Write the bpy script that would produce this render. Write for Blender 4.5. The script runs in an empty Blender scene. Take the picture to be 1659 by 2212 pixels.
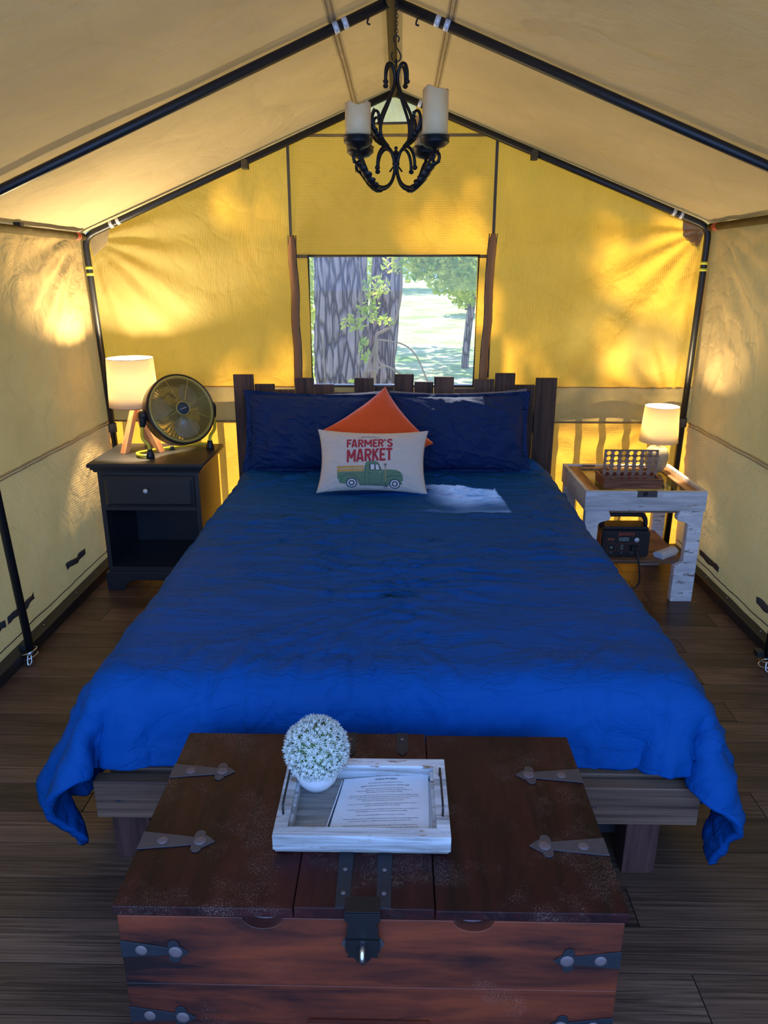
import bpy, math, random
from mathutils import Vector, Matrix, noise, Euler
sc = bpy.context.scene
COL = sc.collection
random.seed(7)
pi = math.pi

# ------------------------------------------------------------------ camera
F = 1600.0; W, H = 1659, 2212
cd = bpy.data.cameras.new('camera'); cam = bpy.data.objects.new('camera', cd); COL.objects.link(cam)
cd.sensor_fit = 'VERTICAL'; cd.sensor_height = 24.0; cd.lens = 24.0 * F / H
cd.clip_start = 0.05; cd.clip_end = 500
cam.location = (0, 0, 1.55)
PITCH = math.atan((1106 - 585) / F); YAW = math.radians(1.1065)
cam.rotation_euler = (pi / 2 - PITCH, 0, YAW)
sc.camera = cam

# ------------------------------------------------------------------ sky, sun, exposure
sc.view_settings.view_transform = 'Standard'; sc.view_settings.look = 'None'
sc.view_settings.exposure = 0.0; sc.view_settings.gamma = 1.0; sc.view_settings.use_curve_mapping = False
SKY = 2.4; SKYC = (0.34, 0.54, 1.0)
SUN = 11.0
wd = bpy.data.worlds.new('sky'); sc.world = wd; wd.use_nodes = True
bgn = wd.node_tree.nodes['Background']
bgn.inputs[0].default_value = (*SKYC, 1); bgn.inputs[1].default_value = SKY
sl = bpy.data.lights.new('sun', 'SUN'); sl.energy = SUN; sl.angle = math.radians(0.53); sl.color = (1.0, 0.93, 0.8)
so = bpy.data.objects.new('sun', sl); COL.objects.link(so)
SD = Vector((0.08, -1.03, -1.04)).normalized()
so.rotation_euler = SD.to_track_quat('-Z', 'Y').to_euler(); so.location = (0, 12, 9)
# daylight coming in through the open front end of the tent, behind the photographer
al = bpy.data.lights.new('doorway_daylight', 'AREA'); al.shape = 'RECTANGLE'; al.size = 2.8; al.size_y = 1.6
al.energy = 74; al.color = (0.11, 0.34, 1.0)
ao = bpy.data.objects.new('doorway_daylight', al); COL.objects.link(ao)
ao.location = (0, -.75, 2.0); ao.rotation_euler = (math.radians(58), 0, 0)

# ------------------------------------------------------------------ helpers
OFF = {}
def off_of(o):
    return OFF.get(o.name, Vector((0, 0, 0)))
def props(o, label=None, cat=None, group=None, kind=None):
    if label: o['label'] = label
    if cat: o['category'] = cat
    if group: o['group'] = group
    if kind: o['kind'] = kind
    return o
def thing(name, label, cat, loc, group=None, kind=None):
    o = bpy.data.objects.new(name, None); COL.objects.link(o); o.location = loc
    o.empty_display_size = 0.05
    OFF[o.name] = Vector(loc)
    return props(o, label, cat, group, kind)

class B:
    def __init__(s): s.v = []; s.f = []; s.sm = []
    def add(s, vs, fs, smooth=False, M=None):
        n = len(s.v)
        for p in vs:
            p = Vector(p)
            s.v.append(M @ p if M else p)
        for f in fs: s.f.append(tuple(i + n for i in f)); s.sm.append(smooth)
        return s
    def box(s, x0, x1, y0, y1, z0, z1, M=None):
        v = [(x, y, z) for x in (x0, x1) for y in (y0, y1) for z in (z0, z1)]
        return s.add(v, [(0, 1, 3, 2), (4, 6, 7, 5), (0, 4, 5, 1), (2, 3, 7, 6), (0, 2, 6, 4), (1, 5, 7, 3)], False, M)
    def prism(s, poly, a0, a1, axis='z', M=None, smooth=False):
        """extrude a 2D polygon along an axis; poly coords are the other two axes in order"""
        n = len(poly)
        def mk(p, a):
            return (p[0], p[1], a) if axis == 'z' else ((p[0], a, p[1]) if axis == 'y' else (a, p[0], p[1]))
        v = [mk(p, a0) for p in poly] + [mk(p, a1) for p in poly]
        f = [tuple(range(n)), tuple(range(2 * n - 1, n - 1, -1))] + [(i, i + n, (i + 1) % n + n, (i + 1) % n) for i in range(n)]
        return s.add(v, f, smooth, M)
    def tube(s, pts, r, seg=10, closed=False, M=None, cap=True):
        pts = [Vector(p) for p in pts]; n = len(pts)
        rr = r if isinstance(r, (list, tuple)) else [r] * n
        vs = []; up = None
        for i, p in enumerate(pts):
            if closed: t = pts[(i + 1) % n] - pts[i - 1]
            else: t = pts[min(i + 1, n - 1)] - pts[max(i - 1, 0)]
            if t.length < 1e-9: t = Vector((0, 0, 1))
            t.normalize()
            if up is None:
                up = Vector((0, 0, 1)) if abs(t.z) < 0.9 else Vector((1, 0, 0))
            a = t.cross(up)
            if a.length < 1e-4: a = t.orthogonal()
            a.normalize(); b = a.cross(t); up = b
            for k in range(seg):
                an = 2 * pi * k / seg
                vs.append(p + (a * math.cos(an) + b * math.sin(an)) * rr[i])
        fs = []
        m = n if closed else n - 1
        for i in range(m):
            j = (i + 1) % n
            for k in range(seg):
                fs.append((i * seg + k, i * seg + (k + 1) % seg, j * seg + (k + 1) % seg, j * seg + k))
        if not closed and cap:
            fs.append(tuple(range(seg - 1, -1, -1))); fs.append(tuple((n - 1) * seg + k for k in range(seg)))
        return s.add(vs, fs, True, M)
    def lathe(s, prof, seg=32, M=None, cap=True):
        vs = [(r * math.cos(2 * pi * k / seg), r * math.sin(2 * pi * k / seg), z) for r, z in prof for k in range(seg)]
        fs = [(i * seg + k, i * seg + (k + 1) % seg, (i + 1) * seg + (k + 1) % seg, (i + 1) * seg + k) for i in range(len(prof) - 1) for k in range(seg)]
        if cap:
            if prof[0][0] > 1e-6: fs.append(tuple(range(seg - 1, -1, -1)))
            if prof[-1][0] > 1e-6: fs.append(tuple((len(prof) - 1) * seg + k for k in range(seg)))
        return s.add(vs, fs, True, M)
    def ball(s, c, r, seg=12, rings=8, M=None):
        T = Matrix.Translation(Vector(c))
        if M: T = M @ T
        return s.lathe([(max(1e-5, r * math.sin(pi * i / rings)), -r * math.cos(pi * i / rings)) for i in range(rings + 1)], seg, T, False)
    def grid(s, fn, nu, nv, smooth=True):
        vs = [fn(i / nu, j / nv) for j in range(nv + 1) for i in range(nu + 1)]
        return s.add(vs, [(j * (nu + 1) + i, j * (nu + 1) + i + 1, (j + 1) * (nu + 1) + i + 1, (j + 1) * (nu + 1) + i) for j in range(nv) for i in range(nu)], smooth)
    def build(s, name, mat, parent=None, label=None, cat=None, group=None, kind=None, bevel=0, solid=0, subsurf=0, recalc=True):
        if parent is not None: off = OFF[parent.name]
        else:
            xs = [p.x for p in s.v]; ys = [p.y for p in s.v]; zs = [p.z for p in s.v]
            off = Vector(((min(xs) + max(xs)) / 2, (min(ys) + max(ys)) / 2, min(zs)))
        me = bpy.data.meshes.new(name); me.from_pydata([p - off for p in s.v], [], s.f)
        me.polygons.foreach_set('use_smooth', s.sm)
        if recalc and len(s.f) < 60000:
            import bmesh
            bm = bmesh.new(); bm.from_mesh(me); bmesh.ops.recalc_face_normals(bm, faces=bm.faces); bm.to_mesh(me); bm.free()
        me.update()
        if mat: me.materials.append(mat)
        o = bpy.data.objects.new(name, me); COL.objects.link(o)
        if parent is not None: o.parent = parent
        else: o.location = off
        OFF[o.name] = off
        if bevel:
            m = o.modifiers.new('bevel', 'BEVEL'); m.width = bevel; m.segments = 2; m.limit_method = 'ANGLE'; m.angle_limit = math.radians(40)
        if solid:
            m = o.modifiers.new('solid', 'SOLIDIFY'); m.thickness = solid; m.offset = 0
        if subsurf:
            m = o.modifiers.new('sub', 'SUBSURF'); m.levels = subsurf; m.render_levels = subsurf
        return props(o, label, cat, group, kind)

def smooth_path(pts, n=6, closed=False):
    pts = [Vector(p) for p in pts]; out = []; m = len(pts)
    rng = range(m) if closed else range(m - 1)
    for i in rng:
        p0 = pts[i - 1] if (closed or i > 0) else pts[0]
        p1 = pts[i]; p2 = pts[(i + 1) % m]
        p3 = pts[(i + 2) % m] if (closed or i + 2 < m) else pts[-1]
        for k in range(n):
            t = k / n
            out.append(0.5 * ((2 * p1) + (p2 - p0) * t + (2 * p0 - 5 * p1 + 4 * p2 - p3) * t * t + (3 * p1 - p0 - 3 * p2 + p3) * t ** 3))
    if not closed: out.append(pts[-1])
    return out
def frame(origin, x, y, z):
    M = Matrix.Identity(4)
    for i, a in enumerate((x, y, z)):
        for r in range(3): M[r][i] = a[r]
    for r in range(3): M[r][3] = origin[r]
    return M
def fb(x, y, z, o=4):
    return noise.fractal(Vector((x, y, z)), 1.0, 2.0, o)
def text_mesh(txt, size, offset=0.0, res=2, align='CENTER', space=1.0):
    cu = bpy.data.curves.new('t', 'FONT'); cu.body = txt; cu.size = size; cu.offset = offset
    cu.resolution_u = res; cu.align_x = align; cu.space_character = space
    o = bpy.data.objects.new('t', cu); COL.objects.link(o)
    bpy.context.view_layer.update()
    me = bpy.data.meshes.new_from_object(o.evaluated_get(bpy.context.evaluated_depsgraph_get()))
    vs = [v.co.copy() for v in me.vertices]; fs = [tuple(p.vertices) for p in me.polygons]
    bpy.data.objects.remove(o); bpy.data.curves.remove(cu); bpy.data.meshes.remove(me)
    return vs, fs

# ------------------------------------------------------------------ materials
def srgb(r, g, b):
    f = lambda c: (c / 255 / 12.92) if c / 255 <= 0.04045 else ((c / 255 + 0.055) / 1.055) ** 2.4
    return (f(r), f(g), f(b), 1)
class NT:
    def __init__(s, name):
        s.m = bpy.data.materials.new(name); s.m.use_nodes = True; s.t = s.m.node_tree
        s.t.nodes.clear(); s.out = s.t.nodes.new('ShaderNodeOutputMaterial')
    def n(s, typ, **kw):
        nd = s.t.nodes.new(typ)
        for k, v in kw.items():
            if k.startswith('_'): setattr(nd, k[1:], v)
            else:
                key = k.replace('__', ' ')
                inp = nd.inputs[int(key[1:])] if key[0] == 'i' and key[1:].isdigit() else nd.inputs[key]
                if hasattr(v, 'is_linked') or hasattr(v, 'links'): s.t.links.new(v, inp)
                else: inp.default_value = v
        return nd
    def link(s, a, b): s.t.links.new(a, b)
    def coord(s, scale=(1, 1, 1), kind='Object', rot=(0, 0, 0)):
        tc = s.n('ShaderNodeTexCoord'); mp = s.n('ShaderNodeMapping'); s.link(tc.outputs[kind], mp.inputs[0])
        mp.inputs['Scale'].default_value = scale; mp.inputs['Rotation'].default_value = rot
        return mp.outputs[0]
    def noise(s, co, scale=5, detail=5, rough=0.55, dist=0):
        nd = s.n('ShaderNodeTexNoise', Vector=co, Scale=scale, Detail=detail, Roughness=rough, Distortion=dist)
        return nd.outputs['Fac']
    def ramp(s, fac, stops, interp='LINEAR'):
        nd = s.n('ShaderNodeValToRGB', Fac=fac); cr = nd.color_ramp; cr.interpolation = interp
        while len(cr.elements) < len(stops): cr.elements.new(0.5)
        for e, (p, c) in zip(cr.elements, stops):
            e.position = p; e.color = c if len(c) == 4 else (*c, 1)
        return nd.outputs[0]
    def mix(s, fac, a, b, mode='MIX'):
        nd = s.n('ShaderNodeMix', _data_type='RGBA', _blend_type=mode)
        for k, v in ((0, fac), (6, a), (7, b)):
            if hasattr(v, 'links'): s.link(v, nd.inputs[k])
            else: nd.inputs[k].default_value = v if (k == 0 or len(v) == 4) else (*v, 1)
        return nd.outputs[2]
    def math(s, op, a, b=0.0, c=None):
        nd = s.n('ShaderNodeMath', _operation=op)
        for k, v in ((0, a), (1, b), (2, c)):
            if v is None: continue
            if hasattr(v, 'links'): s.link(v, nd.inputs[k])
            else: nd.inputs[k].default_value = v
        return nd.outputs[0]
    def bump(s, h, strength=0.3, dist=0.01):
        return s.n('ShaderNodeBump', Height=h, Strength=strength, Distance=dist).outputs[0]
    def pbr(s, color, rough=0.6, metal=0, normal=None, spec=0.5, **kw):
        p = s.n('ShaderNodeBsdfPrincipled')
        for k, v in (('Base Color', color), ('Roughness', rough), ('Metallic', metal), ('Specular IOR Level', spec)):
            if hasattr(v, 'links'): s.link(v, p.inputs[k])
            else: p.inputs[k].default_value = (*v, 1) if (k == 'Base Color' and len(v) == 3) else v
        if normal: s.link(normal, p.inputs['Normal'])
        for k, v in kw.items(): p.inputs[k.replace('_', ' ')].default_value = v
        s.link(p.outputs[0], s.out.inputs[0]); return s.m

def plain(name, c, rough=0.5, metal=0, spec=0.5, bumpy=0, bs=200):
    t = NT(name); co = t.coord()
    nz = t.noise(co, 30, 3)
    col = t.mix(0.25, c, t.mix(nz, (c[0] * .6, c[1] * .6, c[2] * .6), (min(1, c[0] * 1.3), min(1, c[1] * 1.3), min(1, c[2] * 1.3))))
    nm = t.bump(t.noise(co, bs, 3), bumpy, 0.002) if bumpy else None
    return t.pbr(col, rough, metal, nm, spec)

def wood(name, c1, c2, axis=0, grain=60, along=3, rough=0.55, bump=0.3, rand=0.0, worn=None, worn_amt=0.55, speck=None, spec=0.4, rot=(0, 0, 0)):
    t = NT(name)
    sca = [grain] * 3; sca[axis] = along
    co = t.coord(tuple(sca), rot=rot)
    fine = t.noise(co, 1.0, 6, 0.65, 0.4)
    sca2 = [grain * .18] * 3; sca2[axis] = along * .5
    broad = t.noise(t.coord(tuple(sca2), rot=rot), 1.0, 4, 0.5, 1.2)
    f = t.math('ADD', t.math('MULTIPLY', fine, .55), t.math('MULTIPLY', broad, .45))
    col = t.ramp(f, [(0.40, c1), (0.60, c2)])
    if rand:
        oi = t.n('ShaderNodeObjectInfo')
        col = t.mix(1.0, col, t.ramp(oi.outputs['Random'], [(0, (1 - rand,) * 3), (1, (1 + rand * .6, 1 + rand * .5, 1 + rand * .4))]), 'MULTIPLY')
    if worn:
        w = t.noise(t.coord(), 7, 6, 0.68)
        if speck:
            sp = t.noise(t.coord(speck), 1.0, 3, .75)
            m1 = t.ramp(w, [(worn_amt, (0, 0, 0)), (worn_amt + .14, (1, 1, 1))])
            m = t.mix(1.0, m1, t.ramp(sp, [(.50, (0, 0, 0)), (.66, (.5, .5, .5))]), 'MULTIPLY')
        else:
            s3 = [55] * 3; s3[axis] = 14; w = t.noise(t.coord(tuple(s3)), 1.0, 5, .7); w = t.math('ADD', t.math('MULTIPLY', w, .6), t.math('MULTIPLY', fine, .4))
            m = t.ramp(w, [(worn_amt, (0, 0, 0)), (worn_amt + .05, (1, 1, 1))])
        col = t.mix(m, col, worn)
    return t.pbr(col, rough, 0, t.bump(fine, bump, 0.003), spec)

def canvas(name, diff, trans, tfac=0.5, stripe_axis=None, stripe=0.009, sdark=0.8, bumps=0.25):
    t = NT(name); co = t.coord()
    n1 = t.noise(co, 2.2, 5, 0.6)
    tone = t.ramp(n1, [(0.3, (.88, .88, .86)), (0.7, (1.06, 1.05, 1.04))])
    dc = t.mix(1.0, tone, diff, 'MULTIPLY'); tc = t.mix(1.0, tone, trans, 'MULTIPLY')
    creases = t.noise(t.coord((1, 1, .6)), 3.0, 6, 0.6, 0.8)
    weave = t.noise(co, 420, 2)
    wp = t.mix(.10, co, t.n('ShaderNodeTexNoise', Vector=co, Scale=2.2, Detail=3).outputs['Color'])
    vo = t.n('ShaderNodeTexVoronoi', _feature='DISTANCE_TO_EDGE', Vector=wp, Scale=3.1)
    v2 = t.n('ShaderNodeTexVoronoi', _feature='DISTANCE_TO_EDGE', Vector=wp, Scale=8.3)
    f1 = t.math('MINIMUM', vo.outputs['Distance'], .12); f2 = t.math('MINIMUM', v2.outputs['Distance'], .10)
    fold = t.math('ADD', t.math('MULTIPLY', f1, .9), t.math('MULTIPLY', f2, .4))
    h = t.math('ADD', t.math('MULTIPLY', creases, 1.0), t.math('ADD', t.math('MULTIPLY', weave, .03), fold))
    fold_shade = t.ramp(t.math('MULTIPLY', fold, 4.5), [(0, (.93, .92, .9)), (.35, (1.02, 1.02, 1.02)), (1, (1, 1, 1))])  # tints the fold lines: crease shading put into the canvas colour
    dc = t.mix(.6, dc, t.mix(1.0, dc, fold_shade, 'MULTIPLY')); tc = t.mix(.6, tc, t.mix(1.0, tc, fold_shade, 'MULTIPLY'))
    if stripe_axis is not None:
        sx = t.n('ShaderNodeSeparateXYZ', Vector=co)
        ph = t.math('MULTIPLY', sx.outputs[stripe_axis], 2 * pi / stripe)
        sn = t.math('SINE', ph)
        m = t.ramp(t.math('MULTIPLY_ADD', sn, .5, .5), [(0.15, (sdark,) * 3), (0.55, (1.03, 1.03, 1.03))])
        dc = t.mix(1.0, dc, m, 'MULTIPLY'); tc = t.mix(1.0, tc, m, 'MULTIPLY')
        h = t.math('ADD', h, t.math('MULTIPLY', sn, .01))
    nm = t.bump(h, min(1, bumps * 2.2), 0.06)
    d = t.n('ShaderNodeBsdfDiffuse', Color=dc, Normal=nm); r = t.n('ShaderNodeBsdfTranslucent', Color=tc, Normal=nm)
    mx = t.n('ShaderNodeMixShader', Fac=tfac); t.link(d.outputs[0], mx.inputs[1]); t.link(r.outputs[0], mx.inputs[2])
    t.link(mx.outputs[0], t.out.inputs[0]); return t.m

def cloth(name, c, rough=0.9, sheen=0.0, weave=500, ws=0.15, crease=0.0, mottled=0.0, spec=0.2, cs=(5, 9, 5)):
    t = NT(name); co = t.coord()
    wv = t.noise(co, weave, 2)
    col = c
    if mottled:
        col = t.mix(t.noise(co, 260, 3, .8), tuple(x * (1 - mottled) for x in c[:3]), tuple(min(1, x * (1 + mottled * .5)) for x in c[:3]))
    h = t.math('MULTIPLY', wv, .02)
    if crease:
        cc = t.n('ShaderNodeTexNoise', Vector=t.coord(cs), Scale=1.0, Detail=5, Roughness=.55, Distortion=.8)
        rid = t.math('ABSOLUTE', t.math('SUBTRACT', cc.outputs['Fac'], .5))
        rid = t.math('MINIMUM', rid, .06)
        h = t.math('ADD', h, t.math('MULTIPLY', rid, crease * 1.6))
    nm = t.bump(h, 0.5, 0.03)
    m = t.pbr(col, rough, 0, nm, spec)
    p = [n for n in t.t.nodes if n.type == 'BSDF_PRINCIPLED'][0]
    p.inputs['Sheen Weight'].default_value = sheen; p.inputs['Sheen Roughness'].default_value = .4
    return m

M = {}
M['blackpipe'] = plain('black_pipe', (.016, .017, .02), .42, .3)
M['blackmetal'] = plain('black_iron', (.018, .018, .02), .45, .6, bumpy=.2)
M['silver'] = plain('silver_tape', (.62, .64, .66), .35, .2)
M['chrome'] = plain('zinc_steel', (.7, .72, .75), .25, 1.0)
M['yelltape'] = plain('yellow_tape', (.62, .68, .05), .5)
M['redtape'] = plain('red_tape', (.55, .07, .04), .5)
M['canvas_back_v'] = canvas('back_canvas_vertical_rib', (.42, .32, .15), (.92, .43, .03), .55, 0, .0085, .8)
M['canvas_back_h'] = canvas('back_canvas_horizontal_rib', (.42, .32, .15), (.90, .415, .03), .55, 2, .0085, .8)
M['canvas_low'] = canvas('lower_canvas', (.44, .34, .18), (1, .45, .04), .55, 2, .0085, .85)
M['canvas_band'] = canvas('doubled_canvas', (.46, .38, .22), (.46, .28, .07), .4)
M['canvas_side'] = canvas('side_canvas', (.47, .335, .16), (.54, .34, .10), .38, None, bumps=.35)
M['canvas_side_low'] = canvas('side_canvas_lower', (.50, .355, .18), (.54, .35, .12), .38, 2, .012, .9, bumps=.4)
M['canvas_roof'] = canvas('roof_canvas', (.54, .44, .275), (.62, .475, .22), .28, None, bumps=.15)
M['canvas_light'] = canvas('vent_canvas', (.5, .45, .3), (.9, .74, .42), .7, None, bumps=.6)
M['rooftape'] = canvas('roof_tape', (.52, .43, .27), (.6, .45, .24), .25)
M['seam'] = canvas('seam_canvas', (.34, .26, .12), (.5, .30, .07), .3)
M['seamdark'] = plain('grey_binding', (.07, .06, .05), .8)
M['brownstrap'] = cloth('brown_rolled_mesh', (.30, .155, .07), .8, crease=.5)
M['olive'] = canvas('olive_sleeve', (.12, .10, .06), (.2, .15, .06), .2)
M['velcro'] = plain('dark_grey_strip', (.045, .045, .05), .85)
M['duvet'] = cloth('blue_cotton', (.001, .064, .265), .65, sheen=.0, crease=1.1, spec=.1, cs=(5, 16, 7))
M['bluepil'] = cloth('blue_cotton_sham', (.006, .024, .095), .7, sheen=.0, crease=1.0, spec=.2, cs=(9, 9, 12))
M['orange'] = cloth('orange_velvet', (.62, .085, .018), .6, sheen=.5, crease=.25)
M['linen'] = cloth('natural_linen', (.62, .56, .49), .95, mottled=.35, weave=900, crease=.25)
M['whitepil'] = cloth('white_cotton', (.62, .62, .64), .9, crease=.4)
M['greypil'] = cloth('grey_cotton', (.22, .22, .25), .9, crease=.4)
M['mattress'] = cloth('mattress_ticking', (.6, .6, .6), .9)
M['floor'] = wood('floor_plank_wood', srgb(52, 40, 34), srgb(112, 88, 72), 0, 50, 3.5, .40, .2, rand=.5, spec=.4)
M['chest'] = wood('red_brown_wood', srgb(24, 10, 14), srgb(118, 50, 26), 0, 20, 3.0, .38, .35, worn=srgb(170, 140, 120), worn_amt=.60, speck=(260, 260, 260), spec=.5)
M['lid'] = wood('lid_wood', srgb(18, 8, 12), srgb(54, 20, 20), 1, 22, 2.4, .42, .3, worn=srgb(150, 128, 112), worn_amt=.50, speck=(420, 200, 420), spec=.22)
M['headb'] = wood('dark_stained_plank', srgb(50, 38, 32), srgb(104, 78, 60), 2, 60, 3, .7, .3, rand=.45)
M['beam'] = wood('stained_pine', srgb(60, 42, 34), srgb(128, 98, 78), 0, 45, .8, .6, .3)
M['bedleg'] = wood('stained_leg', srgb(62, 36, 34), srgb(92, 60, 54), 2, 70, 3, .6, .3)
M['white_wood'] = wood('whitewashed_wood', srgb(170, 170, 172), srgb(214, 216, 220), 0, 60, 4, .7, .35, worn=srgb(140, 116, 96), worn_amt=.58)
M['white_leg'] = wood('distressed_white', srgb(200, 200, 205), srgb(238, 238, 238), 0, 60, 6, .7, .6, worn=srgb(120, 106, 98), worn_amt=.56)
M['tray'] = wood('tray_wood', srgb(128, 124, 118), srgb(206, 208, 210), 0, 70, 3, .75, .4, worn=srgb(132, 100, 74), worn_amt=.555)
M['traybot'] = wood('tray_bottom', srgb(96, 90, 84), srgb(160, 156, 148), 0, 60, 3, .75, .4)
M['sash'] = wood('bare_sash_wood', srgb(110, 74, 46), srgb(186, 144, 104), 1, 60, 3, .6, .3)
M['shelf'] = wood('shelf_wood', srgb(88, 62, 46), srgb(150, 112, 84), 0, 50, 3, .6, .3)
M['pine'] = wood('light_pine', srgb(214, 140, 84), srgb(240, 184, 130), 2, 60, 3, .5, .1)
M['walnut'] = wood('walnut', srgb(92, 54, 36), srgb(156, 100, 70), 0, 60, 3, .5, .15)
M['nscab'] = plain('black_painted_wood', (.02, .021, .026), .38, bumpy=.05)
M['iron'] = plain('rusty_iron', (.085, .075, .078), .6, .5, bumpy=.5, bs=120)
M['ironblue'] = plain('blue_black_iron', (.03, .035, .045), .5, .6, bumpy=.4, bs=120)
M['rivet'] = plain('rivet_iron', (.16, .12, .12), .6, .4, bumpy=.4)
M['wax'] = plain('cream_candle', (.72, .52, .27), .55)
M['blackpl'] = plain('black_plastic', (.014, .015, .018), .45, bumpy=.1)
M['orangepl'] = plain('orange_plastic', (.6, .12, .03), .45)
M['red_print'] = plain('dark_orange_print', (.42, .07, .03), .5)
M['whitepl'] = plain('white_plastic', (.62, .62, .62), .45)
M['greypl'] = plain('grey_plastic', (.3, .33, .3), .3)
M['yellow'] = plain('yellow_enamel', (.72, .56, .03), .35)
M['khaki'] = plain('khaki_wire', (.42, .33, .08), .4, .2)
M['fanbody'] = plain('dark_bronze', (.035, .024, .018), .4, .4)
M['blade'] = plain('aluminium_blade', (.42, .42, .42), .35, .5)
M['ceramic'] = plain('stoneware', (.34, .30, .20), .7, bumpy=.7, bs=160)
M['pot'] = plain('white_stone_pot', (.62, .60, .60), .85, bumpy=.6, bs=60)
M['paper'] = plain('white_card', (.60, .62, .64), .5)
M['ink'] = plain('black_ink', (.02, .02, .03), .7)
M['petal'] = plain('white_petal', (.66, .68, .62), .8)
M['stemgreen'] = plain('leaf_green', (.16, .26, .09), .8)
M['printred'] = cloth('red_print', (.42, .045, .055), .95, mottled=.2)
M['printgreen'] = cloth('green_print', (.14, .24, .15), .95, mottled=.25)
M['printdark'] = cloth('slate_print', (.045, .06, .075), .95)
M['printtan'] = cloth('tan_print', (.52, .32, .10), .95)
M['printwhite'] = cloth('pale_print', (.6, .6, .6), .95)
M['board'] = wood('lit_board_wood', srgb(112, 84, 68), srgb(170, 138, 116), 0, 60, 3, .5, .15)  # paler than the walnut tray: doorway light on its face put into the colour
M['scoop'] = wood('worn_scoop_wood', srgb(92, 70, 66), srgb(170, 150, 146), 0, 60, 8, .8, .5)
M['counter'] = plain('red_counter', (.45, .03, .04), .4)
M['darktrim'] = plain('black_floor_rail', (.02, .018, .017), .5, bumpy=.2)
def glass(name, tint=(.9, .95, .93), gloss=.12, haze=.0):
    t = NT(name)
    tr = t.n('ShaderNodeBsdfTransparent', Color=(*tint, 1)); g = t.n('ShaderNodeBsdfGlossy', Roughness=.02)
    m = t.n('ShaderNodeMixShader', Fac=gloss); t.link(tr.outputs[0], m.inputs[1]); t.link(g.outputs[0], m.inputs[2])
    o = m
    if haze:
        d = t.n('ShaderNodeBsdfDiffuse', Color=(.8, .8, .8, 1)); o = t.n('ShaderNodeMixShader', Fac=haze)
        t.link(m.outputs[0], o.inputs[1]); t.link(d.outputs[0], o.inputs[2])
    t.link(o.outputs[0], t.out.inputs[0]); return t.m
M['glass'] = glass('table_glass', (.80, .9, .84), .14)
M['vinyl'] = glass('clear_window_sheet', (.97, .98, 1), .015, .09)
def shade_mat(name, tcol):
    t = NT(name)
    d = t.n('ShaderNodeBsdfDiffuse', Color=(.75, .7, .6, 1)); r = t.n('ShaderNodeBsdfTranslucent', Color=(*tcol, 1))
    m = t.n('ShaderNodeMixShader', Fac=.5); t.link(d.outputs[0], m.inputs[1]); t.link(r.outputs[0], m.inputs[2])
    t.link(m.outputs[0], t.out.inputs[0]); return t.m
M['shadeL'] = shade_mat('linen_shade', (.95, .85, .62))
M['shadeR'] = shade_mat('cream_shade', (.9, .78, .5))
def leafmat(name, c1, c2, tr):
    t = NT(name)
    nz = t.noise(t.coord(), 6, 4); c = t.mix(t.ramp(nz, [(.35, (0, 0, 0)), (.65, (1, 1, 1))]), c1, c2)
    d = t.n('ShaderNodeBsdfDiffuse', Color=c); r = t.n('ShaderNodeBsdfTranslucent', Color=t.mix(1, c, (*tr, 1), 'MULTIPLY'))
    m = t.n('ShaderNodeMixShader', Fac=.5); t.link(d.outputs[0], m.inputs[1]); t.link(r.outputs[0], m.inputs[2])
    t.link(m.outputs[0], t.out.inputs[0]); return t.m
M['leaf'] = leafmat('green_leaf', (.13, .24, .05), (.45, .48, .10), (2.0, 2.1, 1.4))
M['leafpale'] = leafmat('pale_leaf', (.30, .42, .08), (.78, .74, .20), (1.3, 1.3, 1.0))
t = NT('bark'); co = t.coord((15, 15, 3.4))
vo = t.n('ShaderNodeTexVoronoi', _feature='DISTANCE_TO_EDGE', Vector=t.mix(.12, co, t.n('ShaderNodeTexNoise', Vector=co, Scale=2).outputs['Color']), Scale=1.15)
e = t.ramp(vo.outputs['Distance'], [(0, (0, 0, 0)), (.16, (1, 1, 1))]); nz = t.noise(t.coord((20, 20, 6)), 1.5, 6, .7)
col = t.mix(e, (.13, .085, .07), t.mix(nz, (.30, .21, .18), (.62, .48, .43)))
M['bark'] = t.pbr(col, .95, 0, t.bump(t.math('ADD', e, t.math('MULTIPLY', nz, .6)), 1.0, .04), .1)
M['vine'] = plain('vine_bark', (.36, .25, .15), .8)
t = NT('lawn'); co = t.coord(); nz = t.noise(co, .6, 6, .65); n2 = t.noise(co, 14, 4, .7)
col = t.mix(t.ramp(nz, [(.4, (0, 0, 0)), (.6, (1, 1, 1))]), (.34, .50, .18), (.66, .66, .42))
col = t.mix(1, col, t.ramp(n2, [(.3, (.6, .6, .6)), (.7, (1.2, 1.2, 1.2))]), 'MULTIPLY')
M['lawn'] = t.pbr(col, .95, 0, t.bump(n2, .8, .05), .1)

# ================================================================== TENT SHELL
RX, RZ = -0.03, 2.36
EL = (-1.60, 1.715); ER = (1.545, 1.757)
Y0, YB = 0.0, 4.05
def roof_z(x):
    if x < RX: return EL[1] + (x - EL[0]) / (RX - EL[0]) * (RZ - EL[1])
    return ER[1] + (ER[0] - x) / (ER[0] - RX) * (RZ - ER[1])
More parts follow.
